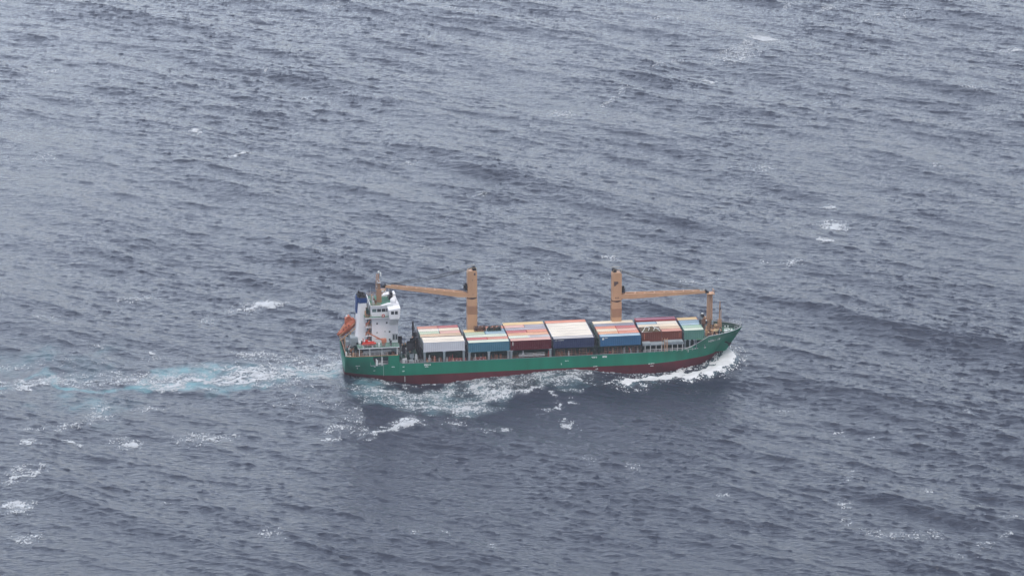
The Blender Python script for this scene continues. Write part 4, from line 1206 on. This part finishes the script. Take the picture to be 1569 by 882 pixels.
m_ = MB(); m_.box(11.0,12.4,-7.7,-6.7,12.1,13.2); part(m_, 'winch_house', M_salmon, dav)
mb = MB(); mb.bar((7.1,-7.5,15.2),(7.1,-7.5,13.0),.06); part(mb, 'hoist_wire', M_cable)
mb = MB(); mb.box(9.9,10.4,-8.5,-7.9,11.13,12.1); part(mb, 'life_raft_canister', M_mark)
mb = MB(); mb.lathe([(.28,0),(.3,.5),(.12,.62)],8,0,Matrix.Translation((13.6,-7.9,11.13))); mb.box(13.3,13.9,-8.1,-7.6,11.6,12.8); part(mb, 'deck_fitting', M_dark)
# lifebuoy hung on the bridge rail
lbv, lbf = [], []
for i in range(16):
    a = 2*math.pi*i/16
    for j in range(8):
        b = 2*math.pi*j/8; r = .36+.12*math.cos(b); lbv.append((r*math.cos(a), .12*math.sin(b), r*math.sin(a)))
for i in range(16):
    for j in range(8): lbf.append((i*8+j, ((i+1)%16)*8+j, ((i+1)%16)*8+(j+1)%8, i*8+(j+1)%8))
mb = MB(); mb.add(lbv, lbf, 0, True)
lbo = mb.build('lifebuoy', M_redp); lbo.matrix_world = M_SHIP @ Matrix.Translation((11.7,-6.1,19.9))
tag(lbo, 'red lifebuoy hung on the rail below the bridge windows', 'lifebuoy')

# ---- cranes
def crane(cx, cy, z_ring, z_top, heel, tip, side, emblem):
    """side: -1 when the jib points aft, +1 forward"""
    mb = MB()
    w0 = 1.42
    mb.box(cx-w0, cx+w0, cy-w0, cy+w0, 5.6, z_ring-.25)
    mb.box(cx-w0-.04, cx+w0+.04, cy-w0-.04, cy-w0-.005, z_ring-5.0, z_ring-2.4, 1)
    mb.box(cx-w0-.03, cx-w0-.005, cy-w0, cy+w0, z_ring-5.0, z_ring-2.4, 1); mb.box(cx+w0+.005, cx+w0+.03, cy-w0, cy+w0, z_ring-5.0, z_ring-2.4, 1)
    c_ = part(mb, 'crane', [M_tan, M_brown], ship, 'tan deck crane with its jib lowered aft onto the bridge mast' if side < 0 else 'tan deck crane with its jib lowered forward onto a bow post')
    m_ = MB(); m_.tube((cx,cy,z_ring-.28),(cx,cy,z_ring+.16),1.52,20); part(m_, 'slewing_ring', M_dark, c_)
    m_ = MB(); m_.prism([(cx-1.36,z_ring+.16),(cx+1.36,z_ring+.16),(cx+1.36,z_top-.9),(cx+1.1,z_top-.25),(cx-1.1,z_top-.25),(cx-1.36,z_top-.9)], 'y', cy-1.4, cy+1.4)
    m_.box(cx-1.4, cx-1.16, cy-1.46, cy-1.402, z_ring+.2, z_top-.5); m_.box(cx+1.16, cx+1.4, cy-1.46, cy-1.402, z_ring+.2, z_top-.5)
    for z in (z_ring+2.6, z_ring+5.2): m_.box(cx-1.15, cx+1.15, cy-1.43, cy-1.402, z, z+.07)
    part(m_, 'crane_house', M_tan, c_)
    sx = cx - side*0.7
    m_ = MB(); m_.tube((sx,cy-.9,z_top+.1),(sx,cy-.55,z_top+.1),.62,14); m_.tube((sx,cy+.55,z_top+.1),(sx,cy+.9,z_top+.1),.62,14); m_.box(sx-.3,sx+.3,cy-.5,cy+.5,z_top-.3,z_top+.3); part(m_, 'sheave', M_dark, c_)
    m_ = MB(); m_.bar((cx-1.2,cy-1.3,z_top-.3),(cx-1.2,cy-1.3,z_top+.8),.07); m_.bar((cx+1.2,cy-1.3,z_top-.3),(cx+1.2,cy-1.3,z_top+.8),.07); m_.bar((cx-1.2,cy-1.3,z_top+.8),(cx+1.2,cy-1.3,z_top+.8),.06); m_.bar((cx-1.2,cy+1.3,z_top+.8),(cx+1.2,cy+1.3,z_top+.8),.06); part(m_, 'railing', M_rope, c_)
    # winch platform above the jib heel
    px_ = cx + side*1.9
    m_ = MB(); m_.box(min(px_-.65,px_+.65),max(px_-.65,px_+.65),cy-1.3,cy+1.3,z_ring+2.5,z_ring+2.65); m_.tube((px_,cy-1.0,z_ring+3.4),(px_,cy+1.0,z_ring+3.4),.55,12); m_.box(px_-.35,px_+.3,cy-1.25,cy-.7,z_ring+2.7,z_ring+4.6); m_.bar((px_+side*.6,cy-1.3,z_ring+2.6),(px_+side*.6,cy-1.3,z_ring+4.3),.07); m_.bar((cx+side*1.4,cy-1.3,z_ring+4.3),(px_+side*.6,cy-1.3,z_ring+4.3),.06); part(m_, 'winch', M_dark, c_)
    # driver's cab on the near face, below the emblem
    # jib: twin plated box beams tied together
    h, t = Vector(heel), Vector(tip)
    d = (t-h).normalized(); sdv = d.cross(Vector((0,0,1))).normalized(); up = sdv.cross(d)
    m_ = MB(); L = (t-h).length
    for s in (-1, 1):
        y0, y1 = s*.95, s*.55
        prof = [(0,-.75),(L*.12,-.95),(L*.55,-.62),(L,-.35),(L,.35),(L*.55,.42),(L*.1,.55),(0,.45)]
        vs = []
        for k_, (a, b) in enumerate(prof):
            for yy in (y0-.22, y0+.22): vs.append(h + d*a + sdv*(yy*(1-.35*a/L)) + up*b)
        n_ = len(prof); fs = [(2*k_,2*k_+1,2*((k_+1)%n_)+1,2*((k_+1)%n_)) for k_ in range(n_)] + [tuple(2*k_ for k_ in range(n_))[::-1], tuple(2*k_+1 for k_ in range(n_))]
        m_.add(vs, fs)
    for k_ in range(9):
        a = L*(.05+.115*k_); z_ = .25*(1-.3*a/L)
        m_.bar(h+d*a+sdv*(-.8*(1-.35*a/L))+up*(.42-.1*a/L), h+d*a+sdv*(.8*(1-.35*a/L))+up*(.42-.1*a/L), .3, .12)
    jib = part(m_, 'jib', M_tan, c_)
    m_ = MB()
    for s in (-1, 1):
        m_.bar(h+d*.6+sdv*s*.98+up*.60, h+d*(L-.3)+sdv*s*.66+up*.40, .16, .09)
    part(m_, 'jib_flange', M_jib_lit, c_)
    m_ = MB(); m_.box(-.3,.3,-.55,.55,-.5,.4); 
    e_ = MB(); e_.tube(t+sdv*-.5, t+sdv*.5, .55, 12); e_.bar(t-d*.2+up*.1, t+d*1.0-up*.3, .7, .6); part(e_, 'jib_head', M_dark, c_)
    e_ = MB(); e_.bar(t-d*1.6+up*.42, t-d*.3+up*.42, 1.0, .25); part(e_, 'jib_head_plate', M_mark, c_)
    # luffing and hoisting wires
    for k_, (oy, sag) in enumerate(((-.7,.25),(.7,.25),(-.25,.9),(.25,1.2))):
        w_ = MB(); p0 = Vector((sx,cy+oy,z_top+.55)); p1 = t + up*.45 + sdv*(-oy*.8); prev = p0
        for i in range(1, 15):
            q = p0.lerp(p1, i/14) - Vector((0,0,sag*4*(i/14)*(1-i/14))); w_.bar(prev, q, .085); prev = q
        part(w_, 'wire', M_cable, c_)
    if emblem:
        m_ = MB(); y_ = cy-1.41
        zc = z_ring+4.6
        m_.prism([(cx-.95,zc+.1),(cx-.95,zc+1.55),(cx+.3,zc+1.5),(cx+.4,zc+.9),(cx-.1,zc+.7),(cx-.45,zc+.25)], 'y', y_-.02, y_-.004); part(m_, 'emblem', M_emb, c_)
        m_ = MB()
        for k_ in range(3): m_.box(cx-.5+k_*.42, cx-.36+k_*.42, y_-.02, y_-.004, z_ring+.75, z_ring+1.3); m_.box(cx-.5+k_*.42, cx-.22+k_*.42, y_-.018, y_-.006, z_ring+1.0, z_ring+1.1)
        part(m_, 'lettering', M_emb, c_)
    else:
        m_ = MB(); y_ = cy-1.41
        m_.box(cx+.45, cx+.95, y_-.03, y_-.004, z_top-1.5, z_top-.8); m_.box(cx-.1, cx+.2, y_-.02, y_-.004, z_ring+5.5, z_ring+5.7); m_.box(cx+.1, cx+.2, y_-.02, y_-.004, z_ring+.9, z_ring+1.4); part(m_, 'hatch', M_emb, c_)
    m_ = MB()
    for yy in (cy-.25, cy+.25): m_.bar((cx-side*1.5,yy,5.7),(cx-side*1.5,yy,z_top-.6),.06)
    for k_ in range(56): 
        z = 6.0+k_*.42
        if z < z_top-.6: m_.bar((cx-side*1.5,cy-.25,z),(cx-side*1.5,cy+.25,z),.04)
    part(m_, 'ladder', M_railt, c_)
    return c_
M_emb = paint('emblem_brown', (0.11, 0.075, 0.07, 1), 0.6, 0.1)
M_jib_lit = paint('jib_edge_sky_lit', (0.70, 0.45, 0.30, 1), 0.5, 0.08)  # paler tan with the sky's brightness on the upper edges put into the colour
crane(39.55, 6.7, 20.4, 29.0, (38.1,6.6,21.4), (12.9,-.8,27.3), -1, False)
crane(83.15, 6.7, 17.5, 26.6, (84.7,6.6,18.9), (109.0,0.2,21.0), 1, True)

# ---- white marks on the hull side
def stroke_marks(x, z, n_, h, w_, seed, mat=M_mark):
    """a short line of white painted characters, too worn to read"""
    rnd = random.Random(seed); mb = MB()
    for k in range(n_):
        x0 = x+k*w_*1.25
        for q in range(3):
            a = (x0+rnd.choice([0,.5,1])*w_*.8, z+rnd.choice([0,.5,1])*h); b = (x0+rnd.choice([0,.5,1])*w_*.8, z+rnd.choice([0,.5,1])*h)
            if a == b: b = (a[0], z+h if a[1] < z+h*.6 else z)
            ya = -half(a[0], a[1])-.03; yb = -half(b[0], b[1])-.03
            mb.bar((a[0],ya,a[1]),(b[0],yb,b[1]),.05,.20)
    return part(mb, 'lettering', mat)
def bow_x(x, z):                                               # undo the stem rake for marks on the bow
    return x
def glyphs(word, x, z, h, w_, slope=0.0):
    """painted ship's name as raised strokes following the flare of the bow"""
    G = {'N':[(0,0,0,1),(0,1,1,0),(1,0,1,1)],'O':[(0,0,0,1),(0,1,1,1),(1,1,1,0),(1,0,0,0)],'M':[(0,0,0,1),(0,1,.5,.4),(.5,.4,1,1),(1,1,1,0)],
         'I':[(.5,0,.5,1)],'E':[(0,0,0,1),(0,1,1,1),(0,.5,.8,.5),(0,0,1,0)],'R':[(0,0,0,1),(0,1,1,1),(1,1,1,.5),(1,.5,0,.5),(.3,.5,1,0)]}
    mb = MB()
    for k, ch in enumerate(word):
        for a, b, c, d in G.get(ch, []):
            p = (x+k*w_*1.3+a*w_, z+b*h+slope*k); q = (x+k*w_*1.3+c*w_, z+d*h+slope*k)
            def P(s):
                xq, zq = s
                xs_ = xq
                for _ in range(4):                             # station whose raked position is xq
                    kk = max(0, (xs_-108.6)/11.1); xs_ = xq + kk*4.6*max(0, min(1, (9.3-zq)/7.2))
                return (xq, -half(xs_, zq)-.05, zq)
            mb.bar(P(p), P(q), .08, .17)
    return part(mb, 'lettering', M_mark)
glyphs('NONIIR', 108.9, 7.1, .62, .5, 0.03)
stroke_marks(23.3, 4.9, 6, .45, .26, 3); stroke_marks(23.6, 4.45, 4, .2, .2, 4); stroke_marks(73.2, 4.85, 5, .45, .26, 5); stroke_marks(76.5, 4.85, 4, .5, .26, 6)
stroke_marks(73.7, 2.15, 5, .12, .2, 8); stroke_marks(74.4, 1.2, 2, .3, .3, 9); stroke_marks(90.3, 2.12, 6, .12, .25, 10); stroke_marks(90.9, 1.35, 4, .15, .2, 12)
stroke_marks(3.3, 5.2, 5, .16, .2, 13); stroke_marks(3.6, 4.1, 1, .5, .3, 14); stroke_marks(8.6, 4.9, 2, .14, .25, 15); stroke_marks(13.7, 4.8, 3, .14, .25, 16); stroke_marks(16.9, 4.7, 2, .25, .25, 17); stroke_marks(16.9, 3.4, 2, .25, .25, 18); stroke_marks(8.4, 3.6, 2, .12, .25, 19)
stroke_marks(65.2, 4.3, 3, .12, .3, 20); stroke_marks(64.0, 3.2, 1, .5, .2, 21); stroke_marks(104.0, 5.2, 5, .25, .32, 22); stroke_marks(107.8, 5.0, 2, .35, .3, 23); stroke_marks(102.6, 4.5, 1, .6, .3, 24)
mb = MB(); mb.bar((17.55,-9.08,.2),(17.55,-9.08,1.9),.05,.12); mb.bar((11.3,-8.7,2.2),(11.3,-8.95,6.4),.03,.05); part(mb, 'draught_mark', M_mark)
# ------------------------------------------------------------------ CONTAINERS
CW, CH = 2.438, 2.896
def container_body(L):
    """corrugated box: material 0 sides and frame"""
    mb = MB()
    x0, x1, y0, y1 = 0, L, -CW/2, CW/2
    fr = .12
    for x in (x0, x1-fr):
        for y in (y0, y1-fr): mb.box(x,x+fr,y,y+fr,0,CH)
    for y in (y0, y1-fr):
        mb.box(x0+fr,x1-fr,y,y+fr,0,.16); mb.box(x0+fr,x1-fr,y,y+fr,CH-.10,CH)
    for x in (x0, x1-fr):
        mb.box(x,x+fr,y0+fr,y1-fr,0,.16); mb.box(x,x+fr,y0+fr,y1-fr,CH-.12,CH)
    n_ = int(round((L-2*fr)/.56)); p = (L-2*fr)/n_
    for sg in (-1, 1):
        vs, fs = [], []
        yo, yi = sg*(CW/2-.015), sg*(CW/2-.055)
        for k in range(n_):
            xa = x0+fr+k*p
            for dx, y in ((0,yo),(.36*p,yo),(.5*p,yi),(.86*p,yi)):
                vs += [(xa+dx,y,.16),(xa+dx,y,CH-.10)]
        vs += [(x1-fr,yo,.16),(x1-fr,yo,CH-.10)]
        for k in range(len(vs)//2-1):
            q = (2*k,2*k+2,2*k+3,2*k+1); fs.append(q if sg < 0 else q[::-1])
        mb.add(vs, fs)
    mb.box(x1-fr-.02,x1-.05,y0+fr,y1-fr,.16,CH-.12)
    mb.box(x0+fr,x1-fr,y0+fr,y1-fr,.10,.15)
    return mb
def container_roof(L):
    mb = MB(); n_ = int(L/.6); p = (L-.24)/n_
    vs, fs = [], []
    for k in range(n_):
        xa = .12+k*p
        for dx, z in ((0,CH-.02),(.4*p,CH-.02),(.5*p,CH-.045),(.9*p,CH-.045)): vs += [(xa+dx,-CW/2+.12,z),(xa+dx,CW/2-.12,z)]
    vs += [(L-.12,-CW/2+.12,CH-.02),(L-.12,CW/2-.12,CH-.02)]
    for k in range(len(vs)//2-1): fs.append((2*k,2*k+2,2*k+3,2*k+1))
    mb.add(vs, fs)
    for y in (-CW/2+.02, CW/2-.13): mb.box(.12,L-.12,y,y+.11,CH+.003,CH+.012)
    return mb
def container_doors():
    mb = MB()
    for y0, y1 in ((-CW/2+.13,-.02),(.02,CW/2-.13)):
        mb.box(.03,.08,y0,y1,.17,CH-.13)
    return mb
def container_bars():
    mb = MB()
    for y in (-.85,-.35,.35,.85): mb.tube((0.0,y,.2),(0.0,y,CH-.15),.03,6)
    for y in (-.85,-.35,.35,.85): mb.box(-.02,.04,y-.12,y+.12,1.1,1.16)
    return mb
PROTO = {}
PLAIN = paint('container_plain', (0.5,0.5,0.5,1), 0.6)
for L in (12.19, 6.06):
    meshes = {}
    for nm, b in (('shipping_container', container_body(L)), ('roof', container_roof(L)), ('door', container_doors()), ('locking_bar', container_bars())):
        o = b.build(nm, PLAIN); meshes[nm] = o.data; bpy.data.objects.remove(o)
    PROTO[L] = meshes

def cpaint(name, rgb, rust=.14, vary=.12, streak=(.4,1.6,1)):
    return paint('container_'+name, lin(*rgb), .62, vary, rust, .55, streak)
# side colours, as painted
SIDE = {'white':cpaint('white',(205,208,216),.10), 'teal':cpaint('teal',(70,118,138),.16), 'maroon':cpaint('maroon',(88,22,32),.14), 'navy':cpaint('navy',(44,56,90),.14),
        'blue':cpaint('blue',(46,98,138),.2), 'brown':cpaint('brown',(112,58,46),.2), 'green':cpaint('green',(86,132,122),.34), 'grey':cpaint('grey',(140,142,146),.15),
        'orange':cpaint('orange',(190,105,70),.15), 'cream':cpaint('cream',(200,190,165),.15), 'red':cpaint('red',(150,50,50),.15)}
# roof colours: sun-bleached versions of the paint, each container's own
def rpaint(name, rgb, rust=.2):
    rgb = tuple(c*.84+.16*g for c, g in zip(rgb, (206,198,186)))                  # chalked by the sun
    return paint('roof_'+name, lin(*rgb), .7, .16, rust*2.3, .6, (.3,2.0,1), rust_col=lin(160,122,104))
ROOF = {'white':rpaint('white',(226,218,204),.07), 'cream':rpaint('cream',(222,208,184),.2), 'mint':rpaint('mint',(196,208,192),.16), 'pale green':rpaint('pale_green',(176,192,168),.2),
        'salmon':rpaint('salmon',(200,135,120),.22), 'red':rpaint('red',(178,94,96),.2), 'pink':rpaint('pink',(206,162,152),.22), 'coral':rpaint('coral',(204,130,108),.25),
        'orange':rpaint('orange',(210,160,126),.25), 'yellow':rpaint('yellow',(214,184,130),.2), 'lavender':rpaint('lavender',(150,146,158),.2), 'grey':rpaint('grey',(170,170,174),.16),
        'beige':rpaint('beige',(196,170,142),.25), 'light blue':rpaint('light_blue',(144,174,192),.2), 'blue':rpaint('blue',(122,150,168),.2), 'green':rpaint('green',(150,184,162),.2),
        'purple':rpaint('purple',(140,76,98),.1), 'slate':rpaint('slate',(122,128,146),.2), 'dark':rpaint('dark',(70,70,76),.2)}

BAYNAME = {1:'the white fronted stack', 2:'the teal fronted stack', 3:'the maroon fronted stack', 4:'the navy fronted stack',
           5:'the bright blue fronted stack', 6:'the brown fronted stack', 8:'the green stack nearest the bow'}
ORD = ['nearest', 'second', 'third', 'fourth', 'fifth', 'sixth', 'seventh']
bar_mat = M_grey
def container(bay, row, x, L, z, side, roof, y0=-8.7, half_word='', label=None, own_roof=None, nrows=7, topless=False):
    y = y0 + CW/2 + 2.49*row
    me = PROTO[L]
    def mk(nm, mat, parent=None):
        o = bpy.data.objects.new(nm, me[nm]); COL.objects.link(o)
        o.material_slots[0].link = 'OBJECT'; o.material_slots[0].material = mat
        o.parent = parent; return o
    body = mk('shipping_container', SIDE[side])
    body.matrix_world = M_SHIP @ Matrix.Translation((x, y, z))
    if not topless: mk('roof', ROOF[roof], body)
    d = mk('door', SIDE[side], body); mk('locking_bar', bar_mat, d)
    size = 'long' if L > 10 else 'short'
    if row == 0: where = f'at the starboard edge of {BAYNAME[bay]}'
    elif row == nrows-1: where = f'at the far edge of {BAYNAME[bay]}'
    else: where = f'{ORD[row]} from starboard in {BAYNAME[bay]}'
    rc = roof if not topless else 'open top'
    label = label or f'{half_word+" " if half_word else ""}{rc} topped {size} container {where}'
    tag(body, label, 'container', 'shipping containers stacked on deck')
    return body

def row40(bay, r, z, side, roof, **k): return container(bay, r, BAYS[bay][0], 12.19, z, side, roof, **k)
def row20(bay, r, z, left, right, **k):
    x0 = BAYS[bay][0]
    if left: container(bay, r, x0, 6.06, z, left[0], left[1], half_word='aft' if right else '', **k)
    if right: container(bay, r, x0+6.13, 6.06, z, right[0], right[1], half_word='forward' if left else '', **k)
Z0 = 8.27
# stack 1, beside the bridge
row40(1, 0, 8.97, 'white', 'white', label='long plain white container with white roof, at the near edge beside the bridge house')
row40(1, 1, 8.97, 'cream', 'white')
row40(1, 2, 8.30, 'grey', 'dark'); row40(1, 3, 8.30, 'cream', 'beige')
row20(1, 4, 8.30, ('green','pale green'), ('red','pink')); row20(1, 5, 8.30, ('white','white'), ('white','cream')); row20(1, 6, 8.30, ('orange','salmon'), ('red','red'))
# stack 2, the aft crane stands through its far corner
row40(2, 0, Z0, 'teal', 'mint', label='long teal sided container with mint roof in front of the aft crane')
row20(2, 1, Z0, ('red','red'), ('orange','salmon')); row40(2, 2, Z0, 'white', 'mint'); row20(2, 3, Z0, ('green','pale green'), ('blue','light blue'))
row20(2, 4, Z0, ('cream','yellow'), ('blue','blue')); row20(2, 5, Z0, None, ('orange','salmon'))
# stack 3
row20(3, 0, Z0, None, None)
b3 = row40(3, 0, Z0, 'maroon', 'pink', label='long dark maroon sided container with faded pink roof amidships')
row20(3, 1, Z0, ('white','mint'), ('white','grey')); row40(3, 2, Z0, 'orange', 'orange'); row20(3, 3, Z0, ('red','red'), ('orange','coral'))
row40(3, 4, Z0, 'grey', 'lavender'); row20(3, 5, Z0, ('orange','pink'), ('grey','lavender')); row40(3, 6, Z0, 'cream', 'yellow')
# stack 4
b4 = row40(4, 0, Z0, 'navy', 'grey', label='long navy sided container with grey roof and small white lettering')
for r in range(1, 6): row40(4, r, Z0, 'white', 'white')
row40(4, 6, Z0, 'orange', 'coral')
# stack 5, the forward crane stands behind it
b5 = row40(5, 0, Z0, 'blue', 'light blue', nrows=6, label='long bright blue container with white emblem in front of the forward crane')
row20(5, 1, Z0, ('orange','orange'), ('orange','coral'), nrows=6); row20(5, 2, Z0, ('cream','cream'), ('orange','pink'), nrows=6); row20(5, 3, Z0, ('orange','coral'), ('red','red'), nrows=6)
row40(5, 4, Z0, 'grey', 'slate', nrows=6); row40(5, 5, Z0, 'cream', 'cream', nrows=6)
# stacks 6 and 8 are five wide
k6 = dict(y0=-6.22, nrows=5)
op1 = container(6, 0, 88.6, 6.06, Z0, 'brown', 'salmon', topless=True, label='brown open top container heaped with olive tarpaulin and white ropes', **k6)
op2 = container(6, 1, 88.6, 6.06, Z0, 'brown', 'beige', topless=True, label='brown open top container behind the first one under the tarpaulin heap', **k6)
bb = container(6, 0, 94.75, 6.06, Z0, 'brown', 'salmon', label='short brown container with salmon roof behind the tan ladder', **k6)
container(6, 1, 94.75, 6.06, Z0, 'cream', 'beige', half_word='forward', **k6); row40(6, 2, Z0, 'white', 'cream', **k6); row20(6, 3, Z0, ('blue','light blue'), ('white','white'), **k6)
row40(6, 4, 8.75, 'red', 'purple', **k6)
k8 = dict(y0=-6.22, nrows=5)
for r, (s, t) in enumerate((('green','mint'),('green','green'),('blue','light blue'),('blue','blue'),('orange','yellow'))):
    container(8, r, BAYS[8][0], 6.06, Z0, s, t, **k8)

# lettering on three container sides
mb = MB()
rnd = random.Random(5)
for k in range(11):
    if k in (3,): continue
    x = .45+k*.25
    mb.box(x, x+.07, -CW/2-.02, -CW/2-.004, 2.28, 2.56); mb.box(x+.075, x+.17, -CW/2-.018, -CW/2-.006, 2.28+.2*rnd.random(), 2.5)
mb.build('lettering', M_mark, b4)
mb = MB(); mb.box(.55,1.15,-CW/2-.02,-CW/2-.004,1.95,2.55); mb.box(1.3,2.2,-CW/2-.02,-CW/2-.004,2.42,2.56); mb.build('emblem', M_mark, b5)
mb = MB(); mb.box(.62,.8,-CW/2-.02,-CW/2-.004,1.5,2.6); mb.build('lettering', M_mark, b3)
mb = MB()
for k in range(6): mb.box(.75,1.05,-CW/2-.02,-CW/2-.004,.7+k*.3,.9+k*.3)
mb.build('lettering', M_salmon, op1)
mb = MB(); mb.box(5.35,5.45,-CW/2-.02,-CW/2-.004,.9,2.3); mb.build('lettering', M_salmon, bb)

# tarpaulin heap with white ropes over the two open containers
M_tarp = paint('tarpaulin_olive', (0.105, 0.082, 0.05, 1), .9, .35, .2, 1.2)
tv, tf = [], []
NXT, NYT = 34, 28
rng = np.random.RandomState(4)
gx, gy = np.meshgrid(np.linspace(0,1,NXT), np.linspace(0,1,NYT))
hz = 0.75*np.sin(np.pi*gx)**.5*np.sin(np.pi*gy)**.5 + 0.16*fbm(gx*5, gy*4, 71, 4)*np.sin(np.pi*gx)*np.sin(np.pi*gy)
for j in range(NYT):
    for i in range(NXT): tv.append((.1+5.86*gx[j,i], -1.1+4.7*gy[j,i], max(0,hz[j,i])))
for j in range(NYT-1):
    for i in range(NXT-1): a = j*NXT+i; tf.append((a,a+1,a+NXT+1,a+NXT))
edge_ = list(range(NXT)) + [j*NXT+NXT-1 for j in range(1,NYT)] + [(NYT-1)*NXT+i for i in range(NXT-2,-1,-1)] + [j*NXT for j in range(NYT-2,0,-1)]
nb = len(tv); tv += [(tv[i][0],tv[i][1],-.4) for i in edge_]; ne = len(edge_)
for k in range(ne): tf.append((edge_[k], nb+k, nb+(k+1)%ne, edge_[(k+1)%ne]))
mb = MB(); mb.add(tv, tf, 0, True)
tp = mb.build('tarpaulin', M_tarp)
tp.matrix_world = M_SHIP @ Matrix.Translation((88.6, -6.22+CW/2, Z0+CH-.15))
tag(tp, 'rumpled olive tarpaulin heap tied with white ropes over brown containers', 'tarpaulin')
mb = MB()
def tz(u, v): return float(hz[min(NYT-1,int(v*(NYT-1))), min(NXT-1,int(u*(NXT-1)))])
for pts in ([(.02,.05),(.2,.4),(.3,.75),(.6,.95)], [(.95,.1),(.75,.5),(.6,.95)], [(.35,.1),(.45,.4),(.3,.75)], [(.0,.2),(.05,.02),(.5,.03)], [(.98,.55),(.75,.5)], [(.62,.1),(.7,.3),(.75,.5)]):
    for p, q in zip(pts, pts[1:]):
        prev = None
        for i in range(9):
            u, v = p[0]+(q[0]-p[0])*i/8, p[1]+(q[1]-p[1])*i/8
            c_ = (.1+5.86*u, -1.1+4.7*v, max(0,tz(u,v))+.08)
            if prev: mb.bar(prev, c_, .13)
            prev = c_
mb.build('rope', M_mark, tp)
# rusty machinery frames lashed on top of stack 2
def machinery(x, y, L, seed, mat, label, n_=3):
    rnd = random.Random(seed); root = empty('cargo_machinery')
    root.matrix_world = M_SHIP @ Matrix.Translation((x, y, Z0+CH+.02))
    mb = MB()
    for yy in (-.8, .8): mb.bar((0,yy,.12),(L,yy,.12),.22,.24)
    for k in range(5): mb.bar((L*k/4,-.8,.12),(L*k/4,.8,.12),.16)
    for k in range(4):
        xx = L*k/3; mb.bar((xx,-.8,.2),(xx,-.8,1.1),.14); mb.bar((xx,.8,.2),(xx,.8,1.1),.14); 
        if k < 3: mb.bar((xx,-.8,1.1),(xx+L/3,-.8,.2),.1); mb.bar((xx,.8,.2),(xx+L/3,.8,1.1),.1)
    mb.bar((0,-.8,1.1),(L,-.8,1.1),.14); mb.bar((0,.8,1.1),(L,.8,1.1),.14)
    mb.build('frame', mat, root)
    for k in range(n_):
        mb = MB(); xx = L*(.15+.7*k/max(1,n_-1)); mb.tube((xx,-.6,.6),(xx,.6,.6),.42,12); mb.box(xx-.3,xx+.4,-.3,.35,.2,1.0+.25*rnd.random()); mb.build('motor', M_rustm if k % 2 else M_dark, root)
    tag(root, label, 'cargo frame', 'lashed machinery on the teal fronted stack')
machinery(39.7, 2.6, 3.4, 1, M_rustm, 'rusty steel machinery frame lying on containers close to the aft crane foot')
machinery(43.6, 2.3, 4.0, 2, M_coam, 'dark green machinery frame with rusty drums farther from the aft crane', 3)
